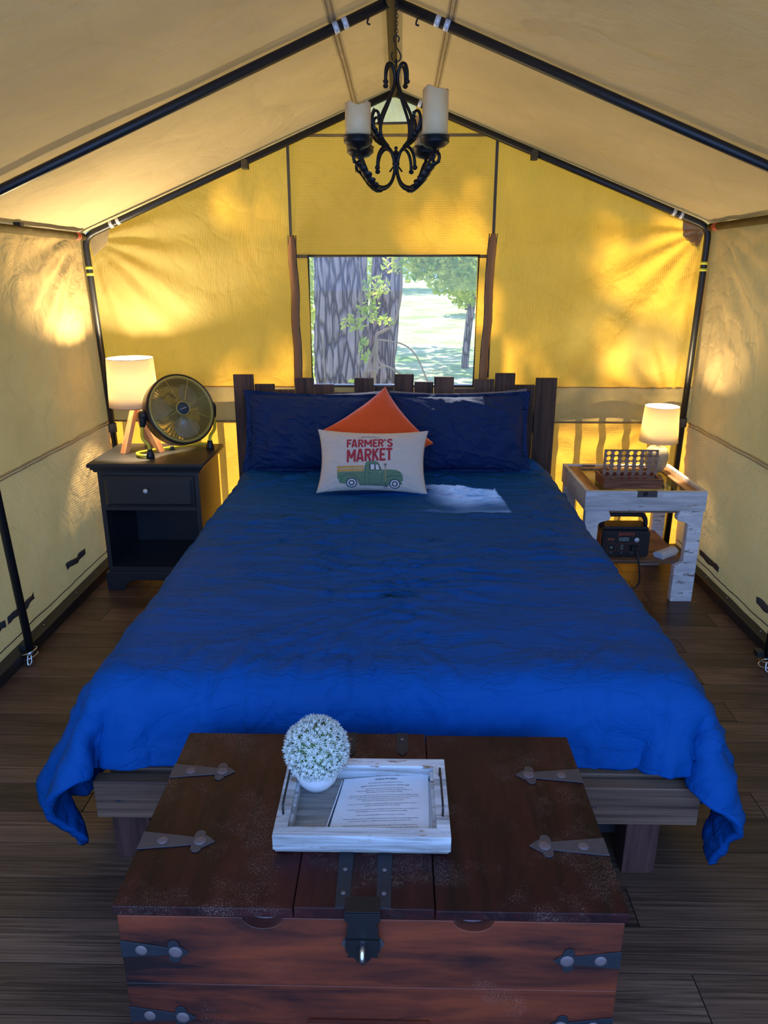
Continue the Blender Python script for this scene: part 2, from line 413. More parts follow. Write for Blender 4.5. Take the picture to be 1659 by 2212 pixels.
# --- floor: laminate planks running across the tent, each its own part
fl = B().box(-1.75, 1.75, Y0, 4.15, -.06, -.012).build('floor', M['darktrim'], None, 'dark wooden plank floor of the tent', kind='structure')
pm = bpy.data.meshes.new('plank')
pb = B().box(0, 1, 0, 1, 0, 1); pm.from_pydata(pb.v, [], pb.f); pm.materials.append(M['floor'])
PW = .1275; y = 4.12; row = 0
foff = OFF[fl.name]
while y > .62:
    x = -1.62 - random.random() * .5
    while x < 1.62:
        L_ = random.choice((.45, .62, .8, 1.1, 1.25))
        x0 = max(x, -1.62); x1 = min(x + L_, 1.62)
        vis = not (x0 > -.62 and x1 < .62 and y > 1.75)
        if x1 - x0 > .05 and vis:
            o = bpy.data.objects.new('plank', pm); COL.objects.link(o); o.parent = fl
            o.location = Vector((x0 + .0008, y - PW + .0008, -.0118)) - foff
            o.scale = (x1 - x0 - .0028, PW - .0028, .0118 + random.uniform(-.0004, .0004))
        x += L_
    y -= PW; row += 1

# --- back wall
wb = thing('wall_back', 'yellow sunlit canvas back wall of the tent', None, (0, YB, 0), kind='structure')
def wr(x, z):
    w = .016 * fb(x * 1.7, 0, z * 1.1, 3)
    for cx, cz, a, k, fo in ((-1.6, 1.7, .012, 16, .7), (1.545, 1.75, .014, 15, .9), (-.56, .8, .006, 11, .5), (.7, .75, .010, 14, .8), (1.5, .78, .012, 18, .7)):
        dx, dz = x - cx, z - cz; d = math.hypot(dx, dz)
        w += a * math.sin(k * math.atan2(dz, dx) + 2 * fb(dx, dz, 3, 2)) * math.exp(-d / fo) * min(1, d * 4)
    return w
def wall_panel(name, x0, x1, z0, z1, mat, nu, nv, top_roof=False, yo=0):
    def fn(s, t):
        x = x0 + (x1 - x0) * s
        zt = (roof_z(x) + .012) if top_roof else z1
        if top_roof and z1: zt = min(zt, z1)
        z = z0 + (zt - z0) * t
        ed = min(1, min(x - x0, x1 - x, .15) / .15 + .15) * 1.3
        return (x, YB + yo + wr(x, z) * ed, z)
    return B().grid(fn, nu, nv).build(name, mat, wb)
PXL, PXR = -.558, .482
WX0, WX1, WZ0, WZ1 = -.466, .405, .953, 1.625
wall_panel('canvas_panel', -1.655, PXL, .945, None, M['canvas_back_v'], 90, 90, True)
wall_panel('canvas_panel', PXR, 1.64, .945, None, M['canvas_back_v'], 90, 90, True)
wall_panel('canvas_panel', PXL, PXR, WZ1, 2.185, M['canvas_back_h'], 70, 50, True)
wall_panel('canvas_panel', PXL, -.15, 2.185, None, M['canvas_back_v'], 30, 14, True)
wall_panel('canvas_panel', .08, PXR, 2.185, None, M['canvas_back_v'], 30, 14, True)
wall_panel('canvas_panel', -.15, .08, 2.185, 2.238, M['canvas_back_v'], 16, 6)
wall_panel('canvas_panel', PXL, WX0, .945, WZ1, M['canvas_back_h'], 8, 40)
wall_panel('canvas_panel', WX1, PXR, .945, WZ1, M['canvas_back_h'], 8, 40)
wall_panel('canvas_hem', -1.655, 1.64, .755, .952, M['canvas_band'], 120, 14)
wall_panel('canvas_skirt', -1.655, 1.64, .0, .757, M['canvas_low'], 120, 40)
b = B()
b.box(-1.6, 1.56, YB - .006, YB - .001, .752, .762); b.build('seam', M['seam'], wb)
b = B().box(PXL - .006, PXL + .008, YB - .008, YB - .001, 1.0, roof_z(PXL) + .01); b.build('seam', M['seamdark'], wb)
b = B().box(PXR - .008, PXR + .006, YB - .008, YB - .001, 1.0, roof_z(PXR) + .01); b.build('seam', M['seamdark'], wb)
b = B().box(-.50, .63, YB - .010, YB - .002, 2.178, 2.192); b.build('seam', M['seam'], wb)
b = B().box(PXL, WX0, YB - .008, YB - .001, WZ1 - .012, WZ1 + .004).box(WX1, PXR, YB - .008, YB - .001, WZ1 - .012, WZ1 + .004); b.build('seam', M['seam'], wb)
# corner gussets
B().prism([(-1.6, 1.70), (-1.55, 1.735), (-1.49, 1.755), (-1.505, 1.69), (-1.585, 1.62)], YB - .012, YB - .008, 'y').build('corner_patch', M['canvas_band'], wb)
B().prism([(1.545, 1.74), (1.50, 1.77), (1.43, 1.80), (1.44, 1.72), (1.525, 1.66)], YB - .012, YB - .008, 'y').build('corner_patch', M['canvas_band'], wb)
# gable vent: pale lit flap with a dark binding
v = [(-.150, 2.238), (.080, 2.240), (.066, 2.268), (-.005, 2.318), (-.035, 2.330), (-.070, 2.318), (-.125, 2.29)]
vb = B(); cx_, cz_ = -.03, 2.27
def ventfn(s, t):
    x = -.15 + .23 * s; zt = roof_z(x) + .012; z = 2.238 + (zt - 2.238) * t
    return (x, YB + .0 + .012 * math.sin(14 * s + 3 * t) * math.sin(pi * t), z)
B().grid(ventfn, 24, 10).build('vent_flap', M['canvas_light'], wb)
B().tube([(-.158, YB - .03, 2.232), (.088, YB - .03, 2.236)], .006, 8).tube([(-.158, YB - .03, 2.232), (-.125, YB - .03, 2.30)], .005, 8).tube([(.088, YB - .03, 2.236), (.062, YB - .03, 2.285)], .005, 8).build('vent_binding', M['seamdark'], wb)
# window: binding, clear sheet and the rolled brown covers either side
wn = thing('window_1', 'screen window in the canvas wall with black binding', None, (-.03, YB, 1.3), kind='structure')
c = [(WX0, WZ0), (WX1, WZ0 + .002), (WX1 + .006, WZ1), (WX0 - .004, WZ1 - .002)]
b = B().tube([(p[0], YB - .010, p[1]) for p in c], .0075, 8, closed=True); b.build('window_binding', M['seamdark'], wn)
B().box(WX0, WX1, YB - .0012, YB + .0012, WZ0, WZ1).build('clear_sheet', M['vinyl'], wn)
for name, pts in (('strap_left', [(-.548, 1.722), (-.549, 1.6), (-.540, 1.45), (-.545, 1.3), (-.538, 1.15), (-.541, 1.0), (-.540, .96)]),
                  ('strap_right', [(.478, 1.73), (.470, 1.6), (.466, 1.45), (.468, 1.3), (.458, 1.15), (.455, 1.0), (.455, .96)])):
    sp = smooth_path([(p[0], YB - .03, p[1]) for p in pts], 6)
    n = len(sp); B().tube(sp, [.012 + .012 * min(1, i / 3) * (1 - .25 * math.sin(i * .7) ** 2) for i in range(n)], 12).build('rolled_cover', M['brownstrap'], wn)
    s_ = 1 if 'left' in name else -1
    B().tube([Vector(p) + Vector((s_ * .021, -.008, 0)) for p in sp], .003, 6).tube([Vector(p) + Vector((-s_ * .019, -.008, 0)) for p in sp], .0025, 6).build('zipper', M['seamdark'], wn)

# --- side walls
def side_wall(sgn):
    name = 'wall_left' if sgn < 0 else 'wall_right'
    w = thing(name, ('pale gold canvas left wall with dark grey strips' if sgn < 0 else 'pale canvas right wall with dark grey strips'), None, (sgn * 1.6, 1.4, 0), kind='structure')
    zt = 1.735 if sgn < 0 else 1.775
    def xs(y, z):
        base = (-1.598 - .024 * z / 1.72) if sgn < 0 else (1.605 - .035 * z / 1.76)
        d = .012 * fb(y * 1.3, z * 1.2, 4 + sgn, 3)
        for cy, cz, a, k, fo in ((4.0, zt, .016, 18, 1.0), (2.72, zt, .012, 14, .7), (3.95, .75, .012, 17, .6), (2.7, .1, .012, 16, .5), (3.4, .05, .007, 12, .4)):
            dy, dz = y - cy, z - cz; dd = math.hypot(dy, dz)
            d += 1.6 * a * math.sin(k * math.atan2(dz, dy) + 2.5 * fb(dy, dz, 8, 2)) * math.exp(-dd / fo) * min(1, dd * 4)
        if z < .72: d += .014 * math.sin(y * 23 + 3 * fb(y, z, 2, 2)) * math.sin(pi * z / .72) * min(1, z * 3)
        return base - sgn * abs(d) * -1 * .6
    def f1(s, t):
        y = .6 + (YB - .6) * s; z = .755 + (zt - .755) * t; return (xs(y, z), y, z)
    def f2(s, t):
        y = .6 + (YB - .6) * s; z = .02 + (.76 - .02) * t; return (xs(y, z), y, z)
    def f3(s, t):
        y = Y0 + (.6 - Y0) * s; z = .0 + zt * t; return (xs(y, z), y, z)
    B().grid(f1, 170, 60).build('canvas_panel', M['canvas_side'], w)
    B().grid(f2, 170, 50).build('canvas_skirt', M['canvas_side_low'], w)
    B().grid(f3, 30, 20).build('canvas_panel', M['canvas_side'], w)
    pts = [(xs(y_, .757) - sgn * .006, y_, .757) for y_ in [.6 + i * .03 for i in range(115)]]
    b = B(); b.tube(pts, .0045, 6); b.tube([(p[0], p[1], p[2] - .014) for p in pts], .0035, 6); b.build('seam', M['rooftape'], w)
    pts = [(xs(y_, .085) - sgn * .005, y_, .085) for y_ in [.6 + i * .03 for i in range(115)]]
    B().tube(pts, .0026, 6).build('hem_cord', M['seamdark'], w)
    segs = ((3.28, 3.49), (2.70, 2.95), (2.44, 2.68), (2.1, 2.32)) if sgn < 0 else ((3.42, 3.66), (2.86, 3.02), (2.5, 2.75), (2.1, 2.3))
    for a, c2 in segs:
        zz = .192 if sgn < 0 else (.145 if a > 3.2 else .168)
        def fs(s, t, a=a, c2=c2, zz=zz):
            y = a + (c2 - a) * s; z = zz - .015 + .030 * t + .004 * math.sin(9 * s); return (xs(y, z) - sgn * .018, y, z)
        B().grid(fs, 30, 4).build('grey_strip', M['velcro'], w, solid=.002)
    return w
side_wall(-1); side_wall(1)
# floor rails along the foot of the walls
for i, (x0, x1) in enumerate(((-1.60, -1.543), (1.562, 1.618))):
    r = B().box(x0, x1, Y0, 4.06, .0005, .050).build('trim_%d' % (i + 1), M['darktrim'], None, ('black rail at the foot of the left canvas wall', 'black rail at the foot of the right canvas wall')[i], kind='structure', bevel=.004)
    sb = B()
    for yy in (1.9, 2.45, 2.95, 3.3, 3.55):
        sb.lathe([(.004, 0), (.004, .002), (.0001, .003)], 8, Matrix.Translation(((x0 + x1) / 2, yy, .0505)))
    sb.build('screw', M['chrome'], r)
B().box(-1.6, 1.61, 4.0, 4.06, .0005, .045).build('trim_3', M['darktrim'], None, 'black rail at the foot of the back canvas wall', kind='structure', bevel=.004)

# --- roof
ce = thing('ceiling', 'tan canvas roof sloping down from the ridge', None, (RX, 1.4, 2.36), kind='structure')
for sgn in (-1, 1):
    ex, ez = (EL[0] - .13, EL[1] - .020) if sgn < 0 else (ER[0] + .13, ER[1] - .024)
    def rf(s, t):
        x = RX + (ex - RX) * s; z = RZ + .022 + (ez - RZ - .022) * s; y = Y0 + (4.08 - Y0) * t
        ph = abs(math.sin(pi * (y - 4.03) / 1.31))
        d = .018 * ph * math.sin(pi * min(1, s * 1.05)) + .008 * fb(x * 1.3, y * 1.0, 2 + sgn, 3)
        dd = math.hypot(x - ex, y - 4.03); d += .007 * math.sin(13 * math.atan2(y - 4.0, (x - ex) * sgn)) * math.exp(-dd / .8) * min(1, 4 * dd)
        dd = math.hypot(x - RX, y - 4.03); d += .006 * math.sin(18 * math.atan2(y - 4.0, (x - RX) * sgn)) * math.exp(-dd / .5) * min(1, 4 * dd)
        return (x, y, z + abs(d) * .9)
    B().grid(rf, 60, 130).build('roof_canvas', M['canvas_roof'], ce)
    for k, s in enumerate((.106, .114)):
        B().tube([Vector(rf(s, i / 60)) + Vector((0, 0, -.004)) for i in range(61)], .0012, 6).build('roof_seam', M['seam'], ce)
    B().grid(lambda u, v: tuple(Vector(rf(.102 + .016 * u, v)) + Vector((0, 0, -.003))), 2, 60).build('roof_seam_tape', M['rooftape'], ce)
# unseen fly added over the roof to keep sun and sky light off it
fy = B()
fy.prism([(-2.05, 1.74), (RX, 2.56), (2.0, 1.78), (2.0, 1.785), (RX, 2.57), (-2.05, 1.745)], Y0 - .2, 4.14, 'y')
fy.build('trim_4', canvas('added_fly_sheet', (.4, .38, .3), (.9, .8, .6), .6), None, 'unseen fly sheet added above the tent roof to shade it', kind='structure')
# --- frames
def knee_path(p0, p1, p2, r=.05):
    a = p1 + (p0 - p1).normalized() * r; c = p1 + (p2 - p1).normalized() * r
    mid = (p1 * .5 + (a + c) * .25); return [p0, a, p1 * .2 + a * .5 + mid * .3, mid, p1 * .2 + c * .5 + mid * .3, c, p2]
def tent_frame(yv, lf, rf_, label, inner):
    t = thing('tent_frame', label, 'pole', (RX, yv, 0))
    OFFS = .0
    P = lambda x, z: Vector((x, yv, z))
    B().tube(knee_path(P(*lf), P(*EL), P(RX, RZ)), .0165, 14).build('pole', M['blackpipe'], t)
    B().tube(knee_path(P(*rf_), P(*ER), P(RX, RZ)), .0165, 14).build('pole', M['blackpipe'], t)
    def ring(p, d, mat, w=.017, r=.0178):
        d = d.normalized(); B().tube([p - d * w / 2, p + d * w / 2], r, 14).build('tape_band', mat, t)
    sl = (P(RX, RZ) - P(*EL)).normalized(); sr = (P(*ER) - P(RX, RZ)).normalized()
    for s_, base in ((sl, P(RX, RZ)), (sr, P(RX, RZ))):
        for dist in inner:
            p = base - s_ * dist if s_ is sl else base + s_ * dist
            ring(p, s_, M['silver'])
    if yv > 3.5:
        for dist in (.155, .195): ring(P(*EL) + sl * dist, sl, M['silver']); ring(P(*ER) - sr * (dist), sr, M['silver'])
        dl = (P(*lf) - P(*EL)).normalized(); dr = (P(*rf_) - P(*ER)).normalized()
        for dist in (.150, .182): ring(P(*EL) + dl * dist, dl, M['yelltape'], .014); ring(P(*ER) + dr * (dist + .02), dr, M['yelltape'], .014)
        for base, d_ in ((P(*EL), dl), (P(*ER), dr)):
            c_ = base + d_ * .985; B().tube([c_ - d_ * .024, c_ + d_ * .024], .0225, 14).build('grey_sleeve', M['velcro'], t)
        for x_ in (-.761, .656):
            B().box(x_ - .016, x_ + .016, yv - .021, yv + .02, roof_z(x_) - .034, roof_z(x_) + .012).build('strap_loop', M['olive'], t, bevel=.004)
    else:
        for x_ in (-.10, .055): B().tube(smooth_path([(x_, yv, roof_z(x_) - .014), (x_ - .006, yv, roof_z(x_) - .032), (x_ + .004, yv, roof_z(x_) - .036)], 4), .003, 6).build('hook', M['blackmetal'], t)
    return t
fr_b = tent_frame(3.985, (-1.548, .05), (1.528, .05), 'black steel pole frame at the back wall with yellow tape bands', (.135, .165))
fr_m = tent_frame(2.72, (-1.522, .052), (1.511, .052), 'black steel pole frame above the bed nearest the camera', (.158, .190))
for t_, x_, yv in ((fr_m, -1.522, 2.72), (fr_m, 1.511, 2.72)):
    sg = -1 if x_ < 0 else 1
    for k in range(2):
        cpt = Vector((x_ , yv - .01, .040 + .0 * k)); pts = []
        for a in range(20):
            an = 2 * pi * a / 20
            pts.append(cpt + Vector((.031 * math.cos(an), .031 * math.sin(an), (.012 if k == 0 else -.012) + .012 * math.cos(an))))
        B().tube(pts, .0038, 8, closed=True).build('shackle', M['chrome'], t_)
    B().tube(smooth_path([(x_ + .006 * -sg, yv - .036, .048), (x_ - .006 * sg, yv - .046, .02), (x_ - .01 * sg, yv - .05, .008)], 4), .004, 8).tube(smooth_path([(x_ - .018 * sg, yv - .034, .048), (x_ - .022 * sg, yv - .044, .02), (x_ - .01 * sg, yv - .05, .008)], 4), .004, 8).build('shackle_link', M['chrome'], t_)
    B().box(x_ - .045, x_ - .015, yv - .01, yv + .03, .052, .078).build('pole_clamp', M['blackpl'], t_, bevel=.004)
# ridge pole in its brown sleeve and the eave poles in olive sleeves
b = B().tube([(RX, Y0, RZ - .004), (RX, 3.99, RZ - .004)], .017, 14)
rp = b.build('ridge_pole', M['olive'], None, 'brown sleeved ridge pole running along the roof peak', 'pole')
for yy, mt in ((2.62, M['redtape']), (2.56, M['redtape']), (3.86, M['blackpl'])):
    B().tube([(RX, yy, RZ - .004), (RX, yy + .018, RZ - .004)], .0185, 14).build('tape_band', mt, rp)
for sgn, (x_, z_) in ((-1, EL), (1, ER)):
    ep = B().tube([(x_ - .004 * sgn, Y0, z_ - .002), (x_ - .004 * sgn, 3.96, z_ - .002)], .0175, 14).build('eave_pole', M['olive'], None, ('olive sleeved pole along the top of the left wall', 'olive sleeved pole along the top of the right wall')[sgn > 0], 'pole')
    for yy in (3.86, 3.885): B().tube([(x_ - .004 * sgn, yy, z_ - .002), (x_ - .004 * sgn, yy + .012, z_ - .002)], .0188, 14).build('tape_band', M['redtape'], ep)
    B().box(x_ - .015 - .004 * sgn, x_ + .015 - .004 * sgn, 3.28, 3.31, z_ + .012, z_ + .028).build('clip', M['blackpl'], ep)

# ================================================================== OUTSIDE
gb = B()
def gf(s, t):
    y = 4.35 + 95 * t * t; x = (-14 - 45 * t) + (28 + 90 * t) * s
    return (x, y, -.42 + .05 * fb(x * .3, y * .3, 1, 3) * min(1, t * 3) + .012 * max(0, y - 18))
gb.grid(gf, 40, 60).build('ground', M['lawn'], None, 'bright sunlit lawn outside the window', kind='structure')
B().box(-2.4, 2.4, 3.9, 4.36, -.16, -.09).build('trim_5', M['beam'], None, 'edge of the wooden deck outside the tent', kind='structure')
# porch railing just behind the back wall
rl = thing('porch_railing', 'pale porch railing just outside the back wall, its top seen at the window sill', 'railing', (0, 4.17, -.09))
B().box(-2.3, 2.3, 4.125, 4.20, .908, .944).build('top_rail', M['white_wood'], rl, bevel=.003)
B().box(-2.3, 2.3, 4.15, 4.18, .02, .09).build('bottom_rail', M['white_wood'], rl)
ball = None; k = 0
xb = -1.925
while xb < 2.2:
    if ball is None:
        ball = B().box(xb - .018, xb + .018, 4.145, 4.18, -.09, .908).build('baluster', M['white_wood'], rl); bx0 = xb
    else:
        o = ball.copy(); COL.objects.link(o); o.parent = rl; o.location = (xb - bx0, 0, 0); OFF[o.name] = OFF[rl.name]
    xb += .1325
# the two pine trunks by the window
def trunk(name, label, base, top, r0, r1, segs=110, rows=220, par=None):
    b = B(); base = Vector(base); top = Vector(top)
    def fn(s, t):
        c = base.lerp(top, t); r = r0 + (r1 - r0) * t; r *= 1 + .35 * math.exp(-t * 9)
        an = 2 * pi * s; p = Vector((math.cos(an), math.sin(an), 0))
        q = Vector((p.x * 3.4 * r / .2, p.y * 3.4 * r / .2, t * (top.z - base.z) * 1.3))
        vv = noise.voronoi(q + Vector((noise.noise(q * 1.5), noise.noise(q * 1.5 + Vector((5, 0, 0))), 0)) * .35)[0]
        h = min(.35, (vv[1] - vv[0])) * .075 + .012 * noise.noise(q * 4)
        return c + p * (r + h * r / .22)
    b.grid(fn, segs, rows); return b.build(name, M['bark'], par, recalc=False)
pt = thing('pine_tree', 'wide pine with rough furrowed bark close outside the window', 'tree', (-.56, 7.5, -.42))
trunk('trunk', '', (-.572, 7.5, -.42), (-.54, 7.55, 5.2), .238, .220, par=pt)
pt2 = thing('pine_tree', 'narrower leaning pine to the right of the wide one', 'tree', (-.25, 8.0, -.42))
trunk('trunk', '', (-.26, 8.0, -.42), (.12, 8.1, 5.2), .140, .130, par=pt2)
def leaves(cells, size, n, mat, seed, flat=.7):
    """n leaves spread through ellipsoid cells (x,y,z,rx,ry,rz)"""
    rnd = random.Random(seed); vs = []; fs = []
    vol = [c_[3] * c_[5] for c_ in cells]; tot = sum(vol)
    for c_, v_ in zip(cells, vol):
        for _ in range(max(1, int(n * v_ / tot))):
            while True:
                p = Vector((rnd.uniform(-1, 1), rnd.uniform(-1, 1), rnd.uniform(-1, 1)))
                if p.length < 1: break
            p = Vector((c_[0] + p.x * c_[3], c_[1] + p.y * c_[4], c_[2] + p.z * c_[5]))
            e = Euler((rnd.uniform(-1, 1) * 1.1 + .5, rnd.uniform(-1, 1), rnd.uniform(0, 6.28))).to_matrix()
            s = size * rnd.uniform(.6, 1.3); k = len(vs)
            for q in ((0, -.5, 0), (.26, -.1, .06), (.16, .3, .03), (0, .62, 0), (-.16, .3, .03), (-.26, -.1, .06)):
                vs.append(p + e @ (Vector(q) * s))
            fs += [(k, k + 1, k + 2, k + 3), (k, k + 3, k + 4, k + 5)]
    b = B(); b.v = vs; b.f = fs; b.sm = [False] * len(fs); return b
# unseen up-sun canopy, its gaps shaped to throw the bright patches on the back wall
BR = [(-0.78, 1.85, 0.09), (-0.86, 1.74, 0.11), (-0.76, 1.7, 0.09), (0.09, 1.81, 0.1), (0.32, 1.8, 0.12), (0.23, 1.7, 0.1), (0.02, 1.84, 0.06), (1.08, 1.7, 0.12), (1.36, 1.74, 0.11), (1.12, 1.58, 0.12), (1.42, 1.42, 0.09), (1.32, 1.24, 0.15), (1.16, 1.19, 0.11), (0.67, 1.17, 0.06), (1.44, 1.81, 0.07), (-0.89, 0.99, 0.11), (-0.63, 1.04, 0.09), (-0.72, 0.94, 0.07), (0.67, 1.04, 0.07), (1.48, 1.11, 0.1), (-1.29, 1.28, 0.06)]
cells = []; rnd = random.Random(11)
gx = -1.75
while gx < 1.9:
    gz = .98
    while gz < 2.45:
        x_ = gx + rnd.uniform(-.05, .05); z_ = gz + rnd.uniform(-.05, .05)
        inb = any(((x_ - a) ** 2 + (z_ - c_) ** 2) < (r_ * 1.15 + .07) ** 2 for a, c_, r_ in BR)
        winp = (.08 < x_ < .52 and z_ < 1.72)
        if not inb and not winp:
            d_ = rnd.uniform(9.5, 14.0)
            p = Vector((x_, 4.05, z_)) - SD * d_
            cells.append((p.x, p.y, p.z, .13, .25, .13))
        gz += .13
    gx += .13
ct = thing('shade_tree', 'unseen leafy branches up-sun outside, shaped to dapple the canvas', 'tree', (3.6, 12.5, -.42))
leaves(cells, .12, 9500, M['leaf'], 5).build('foliage', M['leaf'], ct, kind='stuff', recalc=False)
B().tube(smooth_path([(3.6, 12.5, -.42), (3.8, 12.6, 3), (3.5, 12.6, 7), (2.0, 12.6, 9), (.4, 12.6, 10), (-1.6, 12.6, 10.4)], 6), [.17, .17, .165, .16, .16, .155, .15, .15, .145, .14, .14, .13, .12, .115, .11, .105, .1, .09, .09, .08, .08, .07, .07, .06, .06, .05, .05, .04, .04, .03, .02], 12).build('trunk', M['bark'], ct)
# thin tree on the lawn with hanging oak-like foliage
tt = thing('lawn_tree', 'slender tree on the lawn at the right of the window view', 'tree', (1.45, 16, -.42))
B().tube(smooth_path([(1.42, 16, -.42), (1.42, 16, -.2), (1.48, 16, .6), (1.62, 16, 1.8), (1.7, 16, 3.2), (1.6, 16, 5)], 6), .078, 12).build('trunk', M['bark'], tt)
leaves([(1.8, 16, 3.3, 2.4, 1.6, .9), (.9, 15, 2.9, 1.2, 1, .8), (2.4, 14.5, 2.6, .9, .8, .6)], .17, 5200, M['leaf'], 21).build('foliage', M['leaf'], tt, kind='stuff', recalc=False)
leaves([(.5, 21.5, 5.6, 2.2, 1.6, .9), (3.6, 23.5, 6.2, 2.4, 1.8, .9), (.2, 26.5, 7.5, 2.5, 1.6, .8), (5.2, 20.5, 5.4, 1.4, 1.5, .8)], .42, 1500, M['leaf'], 22).build('lawn_shade_leaves', M['leaf'], tt, kind='stuff', recalc=False)  # unseen leaf masses added up-sun to drop dappled shade on the lawn
ok = thing('oak_branch', 'leafy oak boughs hanging at the upper right of the window view', 'tree', (2.4, 11.5, -.42))
leaves([(.35, 11.5, 2.0, .40, .5, .6), (.75, 11.4, 1.9, .46, .5, .6), (.95, 11, 1.35, .28, .4, .32), (.62, 11.2, 1.5, .26, .4, .3), (1.25, 11.4, 1.9, .35, .5, .35), (1.1, 11, 1.6, .3, .4, .2), (.2, 11.6, 1.62, .2, .4, .25)], .085, 5200, M['leafpale'], 8).build('foliage', M['leafpale'], ok, kind='stuff', recalc=False)
B().tube(smooth_path([(2.6, 11.5, -.42), (2.6, 11.5, 2), (1.8, 11.5, 2.7), (.9, 11.3, 2.15), (.45, 11.4, 1.8)], 6), [.09] * 13 + [.05, .045, .04, .035, .03, .028, .025, .02, .018, .015, .012, .01, .008], 8)[0:0] if False else B().tube(smooth_path([(2.6, 11.5, -.42), (2.6, 11.5, 2), (1.8, 11.5, 2.7), (.9, 11.3, 2.15), (.45, 11.4, 1.8)], 6), .03, 8).build('branch', M['bark'], ok)
lb = thing('leafy_shrub', 'bright green shrub at the left edge of the window view', 'shrub', (-1.55, 10.5, -.42))
leaves([(-1.45, 10.5, .9, .55, .5, .9), (-1.35, 10.5, 1.9, .5, .5, .7), (-.42, 10.3, 1.7, .22, .3, .5)], .09, 3800, M['leafpale'], 9).build('foliage', M['leafpale'], lb, kind='stuff', recalc=False)
B().tube([(-1.55, 10.5, -.42), (-1.4, 10.5, 2)], .04, 8).build('stem', M['bark'], lb)
for i, (x_, y_, r_) in enumerate(((-11, 44, 5), (-1.0, 66, 6), (8.5, 36, 4.5), (17, 46, 5), (3, 34, 1.3))):
    ft = thing('distant_tree', ('distant leafy tree left of the trunks', 'distant tree glimpsed between the trunks', 'distant tree beyond the lawn, middle of the view', 'distant tree beyond the lawn at the right edge', 'small round bush far across the lawn')[i], 'tree', (x_, y_, -.3))
    z0 = r_ * 1.25
    leaves([(x_, y_, z0, r_, r_, r_ * .9), (x_ + r_ * .6, y_, z0 * .8, r_ * .6, r_ * .6, r_ * .6)], .16 * r_ ** .8, 2600, M['leaf'], 30 + i).build('foliage', M['leaf'], ft, kind='stuff', recalc=False)
    B().tube([(x_, y_, -.1), (x_, y_, z0)], r_ * .07, 8).build('trunk', M['bark'], ft)
# vines in front of the trunks
vt = thing('vine', 'wiry climbing vine with pale leaflets in front of the trunks', 'plant', (-.3, 6.6, -.42))
vb = B()
def vp(pts, r): vb.tube(smooth_path(pts, 8), r, 6)
vp([(-.42, 6.6, -.4), (-.38, 6.6, .35), (-.31, 6.6, .62), (-.20, 6.6, .95), (-.19, 6.6, 1.02), (-.06, 6.58, 1.1), (.0, 6.58, 1.25), (.02, 6.58, 1.5), (-.03, 6.58, 1.85)], .012)
vp([(-.20, 6.6, .98), (.02, 6.56, .95), (.15, 6.56, .85), (.26, 6.56, .62), (.42, 6.56, .3)], .007)
vp([(-.28, 6.6, .70), (-.2, 6.58, .72), (-.12, 6.56, .76), (.0, 6.56, .70), (.08, 6.56, .62)], .010)
vp([(-.24, 6.6, .2), (-.22, 6.6, .6), (-.19, 6.6, .98)], .020)
vp([(-.2, 6.58, .9), (-.16, 6.56, .78), (-.11, 6.56, .75)], .009)
vp([(-.28, 6.55, 1.9), (-.3, 6.55, 1.5), (-.33, 6.55, 1.3), (-.36, 6.55, 1.1), (-.34, 6.55, .9), (-.36, 6.55, .5)], .004)
vp([(-.1, 6.55, 1.55), (-.25, 6.55, 1.45), (-.4, 6.55, 1.25), (-.48, 6.55, 1.1)], .004)
vp([(-.45, 6.55, 1.75), (-.33, 6.55, 1.58), (-.32, 6.55, 1.2)], .005)
vp([(-.70, 6.9, 1.0), (-.68, 6.9, .6), (-.70, 6.9, .2)], .006)
vp([(.4, 6.56, .75), (.2, 6.56, .66), (.1, 6.56, .6)], .003)
vb.build('stem', M['vine'], vt)
leaves([(-.2, 6.55, 1.42, .14, .05, .10), (-.40, 6.55, 1.12, .12, .05, .07), (-.05, 6.55, 1.6, .12, .05, .08), (-.30, 6.5, .9, .05, .05, .12), (-.12, 6.5, 1.15, .09, .05, .05), (-.38, 6.5, .62, .05, .05, .05), (.1, 6.55, 1.72, .12, .05, .06), (-.25, 6.5, 1.25, .1, .05, .12)], .05, 420, M['leafpale'], 4).build('leaflets', M['leafpale'], vt, kind='stuff', recalc=False)

